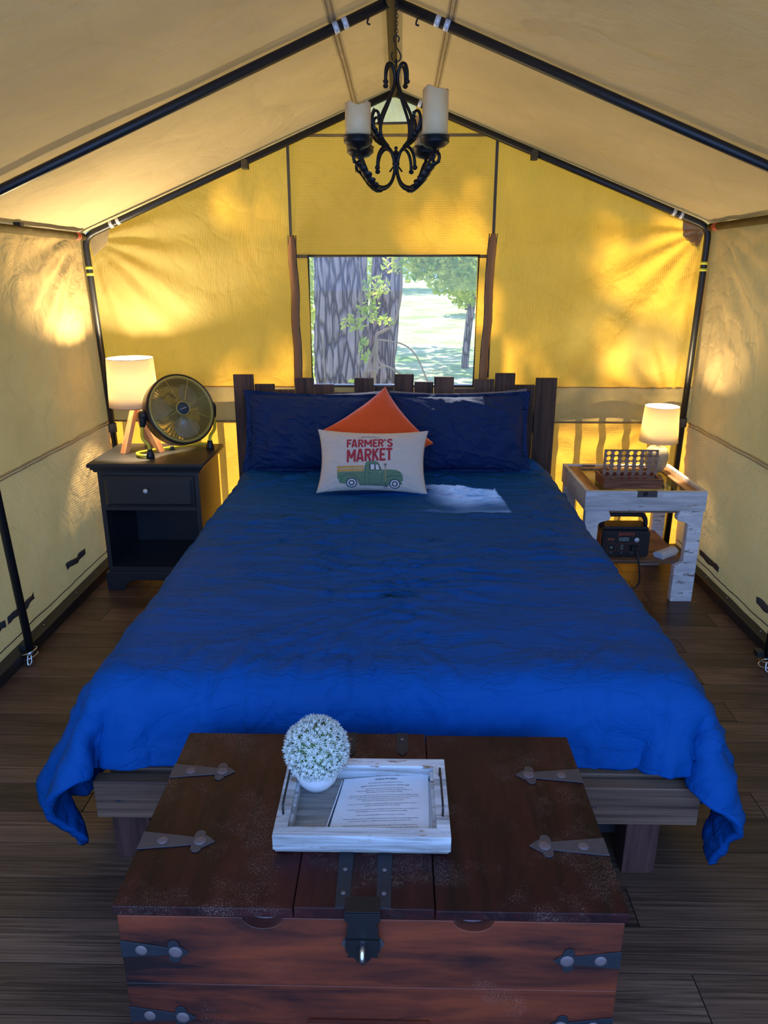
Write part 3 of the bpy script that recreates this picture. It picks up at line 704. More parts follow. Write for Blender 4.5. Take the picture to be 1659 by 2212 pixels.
LAMP_L, LAMP_R = 85.0, 26.0
DUVET = (
-1617,10,-1,0,4,11,66,44,-39,77,83,88,97,96,96,98,98,98,98,98,98,97,98,99,98,98,98,97,98,97,99,98,98,98,98,97,98,96,67,71,38,67,-54,32,61,45,15,3,5,
-34,20,7,-3,-1,-2,-37,28,18,-4,4,1,1,0,2,-1,0,0,1,0,-1,1,0,0,-1,1,0,1,-1,1,0,-1,0,0,0,1,0,2,7,1,13,-9,22,29,-19,-30,-18,-3,9,
-73,18,37,20,-4,2,-20,-24,42,-6,3,3,0,1,0,0,0,1,-1,0,1,0,0,-1,1,-1,0,0,1,0,0,0,0,0,0,0,0,0,13,-4,20,-39,77,-27,-28,-15,3,7,14,
-78,-1,5,31,46,16,-4,-49,41,-16,5,3,-1,1,0,1,0,-1,0,0,0,0,0,0,1,0,0,1,0,0,-1,1,0,0,0,0,-1,0,10,17,3,17,-24,-29,5,1,25,31,13,
-21,-25,-19,-11,0,20,45,31,-55,28,3,2,1,0,0,0,0,0,0,0,1,0,0,0,-1,0,1,0,0,0,1,-1,0,0,1,-1,1,0,-1,12,9,-20,-16,20,18,39,16,1,-3,
87,-9,-16,-23,-32,-33,-30,3,42,6,1,2,0,0,0,1,0,0,0,1,-1,0,0,0,0,0,0,1,0,0,-1,1,0,1,-1,1,1,1,3,4,-11,10,43,11,-9,-21,-27,-26,-25,
88,-1,-2,-5,-6,-10,-20,-34,-16,0,4,-1,1,2,0,-1,0,0,1,-1,0,0,1,0,0,0,0,-1,1,0,0,0,0,0,0,1,0,1,0,2,4,-3,-43,-25,-17,-8,-1,-1,0,
21,-1,-11,-11,-1,2,0,2,2,-1,-3,0,1,0,0,0,0,0,0,0,0,0,0,0,1,0,-1,0,-1,0,0,1,0,0,0,0,0,0,-1,-4,3,3,-4,-4,-1,1,-13,-13,-8,
-8,-7,2,5,-4,0,9,3,1,1,-2,0,0,-1,0,1,0,0,-1,1,0,0,0,0,-1,1,0,-1,0,1,0,-1,1,0,0,0,0,-1,0,0,0,3,8,0,-4,-6,0,1,-5,
9,-2,-6,-1,7,1,-5,-3,0,0,1,0,-1,0,0,-1,1,0,0,-1,1,0,-1,1,0,-1,1,0,0,0,0,0,0,-1,1,-1,0,-1,1,0,0,-1,-7,-1,6,4,1,0,1,
7,-2,6,-1,-5,-4,-2,0,2,-1,0,0,0,-1,0,1,-1,0,1,0,-1,1,0,-1,1,0,0,0,0,0,0,0,0,0,0,0,0,0,0,0,0,0,2,2,-3,-1,-1,1,0,
7,-4,-5,-2,1,2,1,0,0,1,-1,0,-1,1,0,-1,0,1,-1,1,0,-1,1,0,-1,1,-1,0,1,-1,1,0,0,0,1,0,-1,1,0,-1,0,0,0,1,3,-2,0,-3,0,
-11,6,4,5,-2,0,-2,1,-1,0,0,0,0,-1,1,0,0,-1,1,-1,0,1,-1,1,0,0,0,0,0,0,0,0,0,0,0,1,0,-1,0,-1,0,2,-1,-1,-4,3,3,0,1,
-6,1,7,-4,6,-3,0,-1,0,-1,0,0,0,1,1,-1,0,0,-1,1,0,0,0,0,0,-1,0,1,0,0,0,0,-2,1,0,1,0,0,-1,1,0,-1,2,1,0,-2,-2,1,-2,
10,-2,-8,2,-6,1,2,2,-1,-1,1,-1,1,1,-1,1,-1,1,1,-1,0,-1,1,-1,0,0,0,0,0,0,-1,0,1,-1,0,-1,0,1,1,0,0,0,1,-1,5,-2,-2,0,-2,
1,1,-2,0,0,1,-1,-1,1,0,-1,2,1,-2,-1,1,1,-1,0,1,0,0,-1,0,0,0,1,-1,-1,1,0,0,0,1,-1,0,0,0,0,0,0,0,-2,2,-8,5,3,4,-5,
-8,4,5,-1,0,-1,-1,2,-1,1,1,-1,-1,1,0,-1,0,0,0,0,0,0,0,1,0,0,-1,1,0,0,0,0,1,0,0,-1,1,-1,-1,1,-1,1,-4,0,12,-8,-1,-2,2,
7,-6,-1,0,0,-4,7,-5,3,0,0,0,-1,-1,1,0,0,0,0,-1,1,0,0,0,0,0,0,0,0,0,0,0,-1,0,1,0,-1,0,0,0,1,2,6,-11,-8,14,-3,0,1,
-3,2,1,0,-1,3,-2,-1,1,0,-1,0,0,0,1,0,0,0,0,0,-1,1,0,0,0,0,0,0,0,-1,1,0,0,0,-1,0,0,1,0,0,0,-2,1,13,-7,-8,3,-1,0,
17,-13,-4,0,0,-1,-5,9,-3,0,0,0,0,0,-1,1,0,0,0,0,0,-1,2,-1,0,0,0,0,0,0,0,0,0,-1,-1,1,1,-1,0,0,0,1,-4,-4,9,-1,0,-1,3,
-11,9,2,0,0,1,-2,1,0,0,0,0,0,1,-1,-1,1,1,-1,0,0,0,-1,0,1,0,0,0,0,1,-1,0,0,0,0,-1,0,0,0,0,1,0,1,1,-3,1,-1,1,0,
-3,3,0,0,1,-1,3,-3,-1,1,0,0,0,0,0,0,0,-1,0,1,0,0,-1,1,-1,0,1,-1,0,0,0,0,1,0,0,0,-1,0,0,0,1,-1,1,0,1,-1,0,0,0,
1,1,-1,-1,2,1,0,-3,0,0,0,0,0,-1,0,1,-1,1,0,-1,1,0,0,-1,1,0,0,0,0,-1,1,0,-1,0,1,1,1,0,-3,0,0,2,-2,-5,4,2,0,0,0,
-1,0,0,1,-1,1,0,0,0,0,0,0,0,-1,0,0,0,0,1,0,-1,0,1,0,0,0,-1,1,0,0,0,0,0,0,0,0,-1,2,2,-1,-1,-1,1,4,-5,0,0,0,0,
-1,-5,5,1,-1,0,1,1,-1,0,0,0,0,1,0,0,0,-1,0,0,0,0,-1,1,-1,1,0,-1,0,0,-1,1,1,1,-1,0,0,-2,2,0,0,0,-1,0,2,-1,0,1,-1,
5,1,-6,0,0,0,0,-1,1,0,0,0,0,0,0,0,0,0,-1,0,1,0,0,-1,0,0,1,0,0,0,0,1,0,-1,0,-2,0,1,0,1,0,0,0,-1,0,1,0,-1,2,
-2,1,2,-1,0,0,0,0,0,0,0,0,0,1,0,-1,0,0,0,0,-1,1,0,0,0,-1,0,1,1,0,0,-2,0,0,0,1,-1,1,1,-1,0,2,-3,1,-1,1,1,-1,1,
-4,2,2,0,0,0,0,0,0,0,0,0,0,0,0,0,0,0,0,0,1,-2,1,0,0,0,1,0,-1,0,0,1,-1,0,0,0,1,-1,-1,1,1,-3,13,-8,-2,-1,0,0,0,
4,-1,-3,0,0,1,-1,0,0,-1,1,0,1,-1,0,0,0,0,-1,1,0,1,-1,0,1,0,-1,0,1,0,0,-1,0,0,1,0,0,-1,-1,1,-1,3,-10,9,0,-1,0,1,-3,
0,-5,6,-1,0,0,0,0,0,0,0,0,-1,1,-1,0,0,1,2,-1,-2,0,0,2,0,0,-2,0,0,0,0,0,1,1,-1,0,0,-1,1,-2,1,-1,1,-1,2,0,-1,1,2,
-1,3,-3,1,0,-1,1,0,0,0,0,-1,1,-1,1,0,0,0,0,0,1,0,2,-2,0,-1,1,0,-1,0,0,0,1,-1,0,0,0,1,-2,0,0,0,0,1,0,0,1,-1,1,
1,1,-2,0,0,1,-1,0,1,0,-1,1,-1,0,0,0,0,0,0,0,-1,1,-1,2,-1,1,0,0,0,-1,0,0,-1,1,0,0,0,-1,1,1,-1,1,0,-2,1,0,1,-1,0,
0,1,-2,1,0,0,0,0,-1,1,0,0,0,0,0,0,0,0,0,0,-1,0,2,0,0,0,0,-1,-1,2,-1,0,0,-1,0,0,0,1,0,-1,1,-1,0,1,-1,1,-2,1,1,
0,-1,-3,4,1,-1,0,0,0,0,0,1,0,0,0,0,0,-1,0,1,1,-2,-1,1,0,0,-1,0,1,0,1,0,-1,-1,1,0,0,-1,1,0,0,1,2,-4,1,0,0,0,1,
0,-2,3,-1,0,1,-1,1,0,-1,1,-1,0,1,0,0,0,0,-1,0,1,1,-2,-1,0,0,1,0,0,0,0,-1,0,1,-1,0,0,1,-1,0,1,0,-3,4,-1,0,2,0,-2,
-1,0,2,-1,0,-3,-1,3,1,0,1,0,0,-1,0,0,0,0,0,-1,1,0,0,-2,2,0,0,0,0,-1,0,1,0,0,0,-1,0,1,0,0,-1,1,0,-1,1,0,1,1,-2,
0,0,0,-1,1,-2,0,2,0,1,-1,0,0,0,0,0,0,-1,0,1,0,0,0,0,-1,0,0,0,0,1,-1,1,-1,0,0,0,0,0,0,0,1,-1,1,2,-3,1,-1,3,-2,
0,-1,-1,2,3,2,0,-5,1,0,-1,0,0,0,0,0,0,0,0,-1,1,1,-1,0,0,0,0,0,0,-1,1,-2,1,0,0,1,0,0,-1,0,0,1,0,-3,1,2,0,2,-2,
-1,-1,-3,5,0,2,0,-1,-1,-1,0,1,1,-1,0,0,0,1,0,-1,-1,0,1,0,-1,0,0,0,0,0,0,1,0,0,0,0,0,-1,1,0,0,0,0,-1,0,2,-3,4,-3,
0,-2,-3,6,-1,-1,1,0,0,-1,0,-1,0,2,0,0,0,0,0,1,-1,0,-1,0,0,0,0,0,0,1,0,0,0,0,0,0,0,0,0,0,0,1,2,-4,2,-2,3,0,-2,
0,-2,-3,4,3,-3,0,1,1,-1,0,0,0,1,0,-1,0,0,0,0,0,-1,1,1,0,-1,0,0,0,-1,0,1,0,-1,0,0,0,0,1,0,0,2,6,-8,3,-3,3,1,-4,
-1,0,-7,0,2,5,1,0,0,2,0,0,-1,-1,0,0,0,0,0,0,0,0,1,-1,0,0,0,0,1,0,-1,-1,0,1,0,0,0,0,-1,0,0,1,-9,10,4,-5,4,-2,-3,
0,1,-3,-7,6,3,0,0,1,0,-1,0,0,-1,0,1,0,0,0,0,0,0,-1,1,-1,1,0,-1,-1,1,1,-1,0,0,0,0,0,1,0,-1,1,2,-5,10,-4,-3,8,-8,0,
0,4,-3,-11,5,5,-1,1,2,2,-3,-2,0,1,0,0,0,0,0,0,0,0,-1,-1,2,0,-1,1,0,-1,0,1,0,0,0,0,0,-1,0,0,1,0,-1,10,-14,5,10,-15,4,
0,4,6,-19,0,9,-2,2,1,1,5,-5,-2,0,0,0,0,0,0,0,0,0,0,0,-1,0,1,0,0,0,0,0,0,-1,1,0,-1,0,0,1,-1,-5,16,-8,-10,16,-4,-14,10,
0,-2,21,-12,-23,13,7,-7,4,2,-1,7,-5,-3,0,-1,1,0,-1,0,0,0,1,-1,-1,1,0,0,-1,0,0,0,0,1,-1,0,1,-1,0,0,3,-2,11,-21,12,16,-34,13,3,
1,-2,2,29,-36,-13,19,3,0,-1,0,0,7,-5,-4,1,-1,0,0,0,0,0,-1,1,1,-2,0,0,1,-1,1,0,0,0,0,-1,0,1,0,-1,-5,16,-14,-7,31,-24,-11,15,0,
1,-1,-7,12,29,-54,13,9,0,0,1,-1,0,7,-3,-6,0,0,1,-1,0,-1,1,0,0,0,0,0,-1,1,-1,0,0,0,0,1,0,0,0,0,8,-10,-15,27,2,-36,24,0,1,
1,3,-7,-3,18,24,-66,30,1,2,-1,1,0,-1,8,1,-11,0,0,1,0,0,-1,0,-1,1,-1,0,1,0,0,0,0,0,-1,0,1,0,0,-1,-18,15,5,22,-50,23,5,-1,1,
0,2,6,-18,4,12,31,-53,14,4,0,0,0,1,-2,5,10,-14,-1,0,1,-1,-2,0,0,0,1,0,0,0,-1,0,0,0,1,-1,-1,1,-2,-20,22,-10,30,-43,15,10,-2,2,-1,
-1,2,1,11,-23,12,-7,31,-20,-4,0,0,0,0,1,0,0,11,-9,-3,0,-5,3,-1,1,0,0,-1,0,0,1,-1,0,0,0,-2,0,-8,-9,15,1,5,-18,7,13,-3,0,-1,-1,
2,-3,0,2,13,-18,5,1,25,-18,-7,0,0,0,0,0,0,2,9,-2,-8,0,-2,0,0,0,-1,-1,0,0,-1,0,-2,-1,-2,1,-6,1,7,6,-25,16,3,7,-5,1,2,4,6,
-4,3,2,-3,-1,8,0,-1,8,4,-7,-2,-2,-2,-2,-3,-1,-1,-1,3,5,4,0,-1,-2,-2,-1,0,-3,-2,-1,-1,0,-1,-1,0,4,4,2,-14,2,7,1,-1,3,1,-1,-4,-6,
3250,-40,-41,-41,-39,-39,-2,80,89,45,-50,43,5,2,17,-7,-3,2,3,0,1,-1,-7,3,2,-5,0,9,4,-10,-2,4,-1,-5,0,8,-8,-22,-67,5,85,-28,-68,-77,-33,11,27,30,30,
73,8,1,0,-1,1,-32,-43,4,-2,6,-4,-3,-5,-8,2,6,-1,-8,1,4,1,4,0,-2,2,-5,-5,-2,7,0,3,1,4,-4,-7,9,15,9,-4,-9,-24,-23,49,49,17,2,0,0,
31,25,23,4,0,0,-4,-59,-9,-7,11,-7,-3,-1,-4,3,-1,-2,1,2,-4,-2,4,-2,-1,3,5,-3,-1,2,-1,-3,0,1,0,0,2,7,23,-5,-18,-20,34,49,13,2,0,-2,-4,
8,-3,12,41,25,-1,0,-14,-61,-5,15,-18,2,4,-5,2,-3,0,5,-2,-2,1,1,-2,0,1,1,-2,-1,2,3,-4,0,0,2,1,-3,-3,34,-21,-5,-7,82,6,1,1,-7,-17,-17,
70,-12,-19,-26,-1,29,35,6,-58,-12,19,-13,0,1,0,0,1,1,0,-1,1,2,-2,1,1,-1,-1,1,1,-1,-1,1,0,0,1,-2,0,2,-1,19,-58,102,1,-1,-11,-28,-17,-1,7,
17,17,19,13,6,-5,-19,9,28,-23,1,1,1,-1,0,0,0,1,0,0,1,-1,1,0,0,1,1,-1,-1,1,1,-2,1,-1,0,0,1,1,-2,2,14,-1,-20,-11,0,14,8,-1,-10,
13,3,3,7,10,13,20,20,6,1,-6,1,-2,0,-1,1,0,0,0,1,-1,1,-1,0,0,0,0,1,-1,0,0,1,-1,1,1,-1,0,0,3,6,-9,-18,-5,-13,-18,-16,-9,-4,-1,
87,1,1,3,-1,0,0,0,-1,1,5,-2,-2,-1,0,0,1,-1,1,0,0,-1,0,0,0,0,0,0,1,0,0,0,0,-1,0,1,-1,1,1,-1,1,-2,-1,0,0,-1,-3,-4,-4,
90,0,1,-1,0,1,1,-1,1,1,-1,-1,0,0,1,0,-1,0,-1,0,1,0,0,1,0,-1,-1,1,0,-1,0,0,0,1,0,0,0,0,0,0,0,-1,0,0,0,1,0,0,-1,
90,0,1,0,-1,0,0,1,-1,1,-1,1,1,1,0,-2,0,0,0,0,-1,1,0,0,0,0,0,0,0,0,0,0,0,0,0,-1,1,-1,1,0,0,-1,1,0,0,0,0,-1,1,
91,0,-1,-1,2,0,0,0,0,-1,1,0,1,-1,1,0,-1,0,0,0,0,0,1,-1,0,0,1,-1,0,0,0,0,0,0,0,1,-1,0,0,0,0,0,0,-1,1,-1,0,1,0,
90,1,0,0,-1,1,0,-1,1,0,0,0,0,1,0,0,1,1,-2,-2,1,0,0,0,0,0,0,0,0,0,0,0,0,0,0,0,0,1,0,-1,-1,1,0,0,-1,1,0,0,-1,
90,0,0,1,1,-1,0,0,1,1,0,-1,-1,0,0,1,0,-1,0,2,-1,-1,0,0,0,1,-2,1,0,0,0,0,-1,0,1,0,0,0,-1,1,0,0,0,0,0,0,0,0,0,
91,0,0,0,0,0,1,0,0,-1,0,0,1,-1,0,0,0,0,1,-1,0,0,0,0,0,-1,1,-1,1,0,0,0,1,0,-1,0,0,-1,1,0,0,-1,0,0,0,1,0,-1,1,
91,0,0,0,0,0,-1,2,0,1,-1,0,-1,1,-2,1,0,0,1,0,0,0,-1,0,0,0,0,0,0,0,0,0,0,0,0,0,1,0,-1,0,0,1,-1,0,0,-1,1,0,0,
91,0,0,0,0,0,0,0,0,0,1,-1,0,0,1,-1,0,1,-1,1,0,-1,0,0,0,0,0,0,-1,1,0,0,0,0,0,0,0,0,0,0,0,-1,2,0,1,0,-2,0,0,
91,0,0,0,-1,1,0,0,0,0,-1,1,0,0,0,0,0,0,0,-1,0,1,0,0,0,0,0,0,0,-1,1,0,0,0,0,0,0,0,0,0,1,1,0,-1,0,0,-1,0,1,
91,0,0,0,1,-1,0,0,-1,0,1,0,0,0,0,0,0,-1,1,0,0,0,0,0,0,0,0,0,0,0,-1,1,0,0,0,0,0,1,0,-1,-1,1,-1,1,0,-1,1,0,0,
91,0,0,0,0,0,0,-1,1,0,0,0,1,0,-1,0,0,0,0,0,0,0,0,0,-1,0,1,0,0,0,0,-1,1,0,0,0,0,-1,1,0,0,-1,0,0,0,1,0,1,-1,
91,0,0,1,-1,2,2,0,-3,0,0,0,-1,0,0,0,0,1,-1,1,0,-1,1,0,0,-1,-1,1,0,0,0,0,-1,1,1,0,-1,1,-1,0,1,-1,-1,1,-1,1,0,0,0,
90,1,0,0,1,0,0,1,1,-1,0,-1,0,-1,0,0,1,0,0,-1,0,1,-1,-1,1,0,1,-1,0,-1,1,0,0,0,0,1,0,-1,0,0,0,1,1,-1,0,-1,0,0,0,
91,0,0,0,0,0,-1,0,2,-1,-1,1,1,-1,0,0,0,-1,1,0,0,0,0,0,-1,1,0,1,1,1,-2,0,1,0,-1,-1,-1,2,2,-1,-1,0,0,0,-1,0,0,0,-1,
91,0,0,0,0,0,0,0,-1,1,0,0,-1,1,1,-1,0,0,-1,0,1,0,0,0,0,1,0,0,0,0,0,1,0,-2,0,0,2,0,1,-1,0,-2,-1,0,1,0,0,0,0,
92,-1,1,0,0,-1,0,0,0,0,1,-1,0,0,0,0,-1,1,0,0,-1,1,1,1,1,-1,-1,0,-1,0,0,0,0,1,-1,0,0,-2,-2,4,0,0,0,0,0,0,0,0,0,
91,1,-1,0,0,0,0,0,-1,1,-1,1,0,1,-1,1,0,-1,0,0,0,0,-1,1,0,0,0,0,0,1,2,-2,-2,0,1,0,0,1,0,-1,0,0,0,0,0,0,0,0,0,
92,-1,0,-1,1,0,0,-1,2,-1,0,0,1,-1,1,0,-1,0,-1,1,1,-1,1,-1,1,0,-1,-1,1,0,-1,1,0,0,1,0,1,0,-1,-1,0,1,0,-1,0,0,0,0,0,
90,1,0,2,-1,0,0,0,1,0,0,-1,0,0,0,-1,0,0,0,0,1,1,-2,0,0,0,0,0,0,-1,1,0,1,0,0,1,-1,-1,-1,0,1,1,2,0,-1,-1,1,-2,0,
92,-1,2,-1,-1,0,0,0,-1,1,0,1,0,-1,-1,1,2,0,1,1,0,-2,0,-1,-1,-1,1,0,-1,1,-1,0,0,1,0,-1,0,1,1,-1,-1,0,0,1,0,1,-1,1,0,
95,-1,-2,-1,0,0,-1,1,0,0,0,0,0,2,-1,0,-1,1,0,1,-1,-1,0,0,0,0,0,0,0,-1,0,1,0,0,0,0,0,0,0,0,0,0,0,0,0,0,1,0,-1,
91,0,0,0,1,-1,1,-1,0,0,0,0,0,0,1,-1,0,0,0,-3,-1,2,1,1,-1,1,0,0,0,0,0,-1,1,1,-1,0,0,0,0,2,0,0,0,-1,0,0,0,-1,1,
91,1,-1,0,0,1,-1,1,-1,0,0,0,0,-1,1,0,0,0,0,0,0,1,0,-1,0,0,0,0,-1,0,0,1,0,-1,1,0,-1,0,1,0,1,0,-2,1,0,0,0,1,-1,
91,0,0,0,0,-1,1,-1,1,-1,1,0,0,0,-1,1,0,-1,1,0,0,-1,0,1,0,0,0,-1,1,0,0,-1,1,0,-1,1,1,0,0,0,0,-1,1,-1,0,0,0,1,2,
92,-1,1,0,-1,1,-1,0,0,1,0,-1,0,0,1,-1,0,0,-2,0,2,0,0,-1,1,0,0,0,0,2,0,-1,-1,0,0,0,0,0,0,-1,0,1,0,0,1,0,0,0,-1,
91,2,0,-2,0,0,0,0,0,-1,0,1,-1,1,0,0,0,0,0,-2,0,1,1,0,0,0,0,0,1,0,0,1,-2,-1,2,0,0,0,-1,0,0,0,0,0,0,0,0,0,1,
92,-1,0,0,0,-1,0,1,-1,1,1,-1,0,0,-1,1,0,0,0,3,-2,0,-2,1,-1,1,1,1,0,-1,0,-1,1,1,-1,0,-1,0,0,0,0,-1,0,1,0,1,0,-1,0,
91,0,0,0,0,1,0,-1,0,0,-1,1,0,0,1,-1,0,1,2,-1,-1,-1,0,0,1,-1,0,1,0,0,0,0,0,0,0,-1,0,-1,0,1,-1,1,0,0,0,0,0,1,0,
91,0,-1,1,0,0,0,0,0,0,0,0,0,0,0,0,1,0,-1,0,0,-1,1,0,0,0,0,0,0,0,0,0,0,0,-1,0,1,0,0,-1,1,0,0,-1,1,0,0,0,0,
94,-2,-1,0,1,-1,0,0,0,-1,0,0,1,0,0,1,-1,-1,1,0,0,0,0,0,0,0,0,0,-1,0,1,1,0,0,0,0,-1,0,0,0,0,0,0,1,0,-1,0,1,0,
92,0,0,-1,0,0,0,0,1,0,1,-1,-1,-1,0,1,0,0,0,-1,1,1,-1,-1,0,1,0,0,1,0,-1,0,0,-1,0,0,1,0,0,0,0,0,0,0,0,0,0,0,1,
91,0,0,0,0,0,0,0,-1,2,3,1,-2,-1,-1,-2,0,1,-1,1,0,-1,1,0,0,0,0,1,-1,-1,1,0,0,0,0,0,0,0,0,1,-1,0,0,0,0,0,0,0,1,
92,-1,-1,1,-1,1,0,0,0,-1,-5,0,3,2,1,1,0,-1,0,0,0,1,-1,2,1,-1,-1,-2,1,0,0,0,0,0,-1,1,-1,1,0,1,0,-2,0,1,0,1,0,0,0,
91,0,1,0,0,-1,0,0,0,-1,1,0,0,0,0,0,-1,0,1,1,-1,0,1,-1,-1,0,1,0,0,0,0,0,0,0,0,0,1,-1,1,-1,0,1,0,0,-1,-1,1,0,2,
92,0,0,-1,0,0,0,0,0,0,0,0,1,0,0,0,1,-1,0,-1,0,0,1,-2,-1,3,-1,0,0,1,0,0,-1,0,1,-2,0,2,-1,-1,0,1,0,0,0,0,1,0,0,
95,-2,0,0,-1,0,0,-1,-1,-1,-2,5,-1,0,0,0,1,0,-1,0,1,0,0,1,1,-3,1,0,0,-1,0,0,2,0,-1,0,-1,-1,0,0,1,0,0,-1,1,1,-2,2,-1,
92,-1,-1,0,2,0,-1,0,0,-1,-3,0,4,0,0,0,-1,2,-1,-1,1,0,0,2,-1,0,-1,0,-1,1,-1,1,0,-1,0,1,0,0,0,0,0,-1,1,0,0,0,1,-2,2,
91,0,-2,2,-1,2,0,0,-1,-1,2,-8,4,3,0,0,1,-1,1,0,-2,0,0,0,1,0,0,0,0,0,0,0,-1,1,0,0,0,0,0,-1,-1,2,-1,0,1,-2,1,1,0,
91,0,0,-5,4,-1,2,-1,1,1,2,0,-10,4,3,0,-1,1,-1,1,0,1,0,-1,0,0,0,0,0,0,0,-1,1,-1,1,0,0,-1,0,1,0,-1,-1,1,-2,2,-1,2,0,
91,0,0,-1,-7,5,3,0,-1,2,0,1,0,-9,2,4,1,-1,1,0,0,0,0,0,0,-1,1,0,0,0,0,0,0,1,0,0,0,-1,0,-1,-5,0,3,3,1,-3,2,0,0,
91,1,-1,1,-1,-8,1,6,1,-1,1,0,0,0,-8,-1,9,1,-1,0,0,-1,0,1,0,0,0,0,0,-1,1,0,0,2,1,-3,-1,1,-1,0,-8,5,3,-3,-1,4,1,0,-1,
91,-1,1,1,1,-2,-8,0,8,0,-1,1,0,0,1,-5,-12,15,1,-1,1,0,0,0,0,0,-1,0,1,0,0,0,0,0,-1,3,0,-2,-7,-14,17,2,-2,0,3,2,-1,0,0,
91,0,0,-1,0,2,-1,-9,-10,17,2,-1,1,0,0,0,0,-19,8,9,-4,5,0,0,0,1,0,0,0,1,-1,0,0,-2,-2,-7,6,-20,4,20,1,-3,0,2,0,0,1,0,0,
90,1,-1,1,-1,-1,1,1,-5,-23,20,6,0,1,0,0,-1,1,-12,-17,16,-2,7,3,4,-3,-1,1,-1,-1,1,-3,-4,-3,-10,17,-26,24,9,-9,5,5,1,0,0,0,-1,0,0,
91,-1,1,-1,1,-1,1,-1,0,-2,-25,-4,1,1,2,2,3,2,4,9,-12,-3,-8,-4,-4,3,1,-1,0,0,-1,3,3,3,12,-10,21,-2,-5,10,1,0,0,1,0,0,0,-1,0,
123,89,89,89,89,91,70,10,-14,0,14,-3,0,3,1,0,0,1,1,0,0,1,0,1,0,1,0,0,0,1,0,0,-1,0,0,0,-1,1,16,-9,-31,-17,-12,-49,-68,-85,-92,-94,-93,
40,-2,0,0,1,1,17,32,2,0,-2,2,2,-1,-1,0,1,-1,-1,0,1,0,0,-1,1,0,1,0,0,-1,0,0,0,0,0,0,0,-2,-3,2,-1,-5,-5,-22,-18,-8,-1,1,-1,
44,-2,-3,-1,0,-2,4,36,15,0,0,0,0,-1,1,1,0,-1,0,0,0,-1,1,0,0,0,0,0,0,0,0,0,0,0,0,-1,0,1,-5,2,0,2,-35,-19,-6,-1,-1,0,4,
44,0,0,-3,-4,-4,1,13,43,0,-1,2,0,0,0,0,-1,1,1,0,0,1,-1,-1,0,1,-1,0,0,0,0,0,0,0,0,0,0,0,-7,2,-1,-13,-41,-4,1,1,2,4,2,
29,8,4,4,0,0,-8,-4,45,14,-6,2,0,1,0,-1,1,0,-1,0,0,0,0,2,0,-1,-1,-1,0,0,1,-1,1,0,0,0,0,1,-4,-3,6,-62,-1,4,2,4,3,0,-1,
-10,4,7,8,10,10,10,3,-5,34,-2,-3,-1,-1,0,0,-1,0,1,0,-1,-1,0,0,-1,-1,1,1,0,0,-1,1,0,0,-1,2,1,-1,4,-6,-37,2,9,0,-4,-5,-7,-8,-8,
-11,1,0,1,2,1,4,9,8,7,2,-3,-1,-1,-1,0,0,0,-1,0,0,0,0,-1,0,0,0,0,0,0,0,0,0,0,1,-1,0,0,-2,5,1,-4,-12,-7,-4,-4,-1,0,0,
0,-1,2,1,0,0,0,0,-2,-2,0,3,0,-1,0,0,0,0,0,0,0,0,0,0,0,0,0,0,0,0,0,0,0,0,0,0,0,0,1,-1,4,-1,-2,-1,0,1,-2,0,-1,
2,0,0,-1,0,1,0,0,0,-2,-1,1,0,1,-1,0,0,0,0,0,0,0,0,0,0,0,0,0,0,0,0,0,0,0,0,0,0,0,0,0,0,1,1,0,-1,0,1,-1,0,
1,0,0,0,0,0,-1,0,0,0,0,0,0,0,1,-1,0,0,0,0,0,0,0,0,0,0,0,0,0,0,0,0,0,0,0,0,0,0,0,0,0,1,0,0,0,-1,0,0,0,
1,1,-1,-1,0,0,1,1,-1,-1,0,0,0,0,0,1,-1,0,0,0,0,0,0,0,0,0,0,0,0,0,0,0,0,0,0,0,0,0,0,0,1,1,-1,0,0,0,0,0,0,
0,0,0,1,0,0,0,-1,0,0,1,-1,0,0,0,0,0,0,0,0,0,0,0,0,0,0,0,0,0,0,0,0,0,0,0,0,0,0,0,1,-1,0,1,-1,0,0,0,0,0,
0,0,0,0,0,0,0,0,-1,1,-1,1,0,0,0,0,1,-1,0,0,0,0,0,0,0,0,0,0,0,0,0,0,0,0,0,0,0,0,0,0,1,1,-1,0,-1,0,0,1,0,
0,0,0,1,-1,0,0,0,0,0,0,0,0,0,0,0,4,4,-8,0,0,0,0,0,0,0,0,0,0,0,0,0,0,0,0,0,0,0,0,0,0,0,0,0,1,0,0,-1,1,
1,-1,0,-1,1,0,0,-1,1,0,0,0,0,0,0,0,-4,-3,8,-1,0,0,0,0,0,0,0,0,0,0,0,0,0,0,0,0,0,0,0,-1,0,0,0,1,0,0,1,0,-1,
0,0,0,0,0,0,0,0,0,0,0,-1,0,1,0,0,0,0,0,0,0,0,0,0,0,0,0,0,0,0,0,0,0,0,0,0,0,0,0,1,-1,1,1,0,0,1,-3,0,0,
-1,1,0,0,0,0,0,0,0,0,0,0,0,0,0,0,0,0,0,0,0,0,0,0,0,0,0,0,0,0,0,0,0,0,0,0,0,0,0,0,1,0,0,0,2,-2,0,-1,0,
1,0,0,0,0,0,-1,1,-1,0,0,0,0,-1,1,0,0,0,0,1,-1,0,0,0,0,0,0,0,0,0,0,0,0,0,0,0,0,0,0,0,0,1,0,0,-2,2,0,0,0,
0,0,1,0,-1,0,1,-1,0,0,0,0,0,0,-1,1,0,0,0,0,0,0,0,0,0,0,0,0,0,0,0,0,0,0,0,0,0,0,0,-1,1,-1,1,1,0,-1,1,1,0,
1,0,-2,0,1,0,0,0,0,0,0,0,0,0,0,0,0,0,0,0,0,0,1,6,-7,0,0,0,0,0,0,0,0,0,0,1,-1,0,0,1,0,-1,-1,0,1,0,0,0,1,
-1,0,1,0,0,0,0,0,0,0,0,0,0,0,0,0,0,0,0,0,1,0,-1,-6,6,0,0,0,0,0,0,0,1,0,0,-1,1,0,-1,-1,1,1,0,-1,-1,1,1,0,-1,
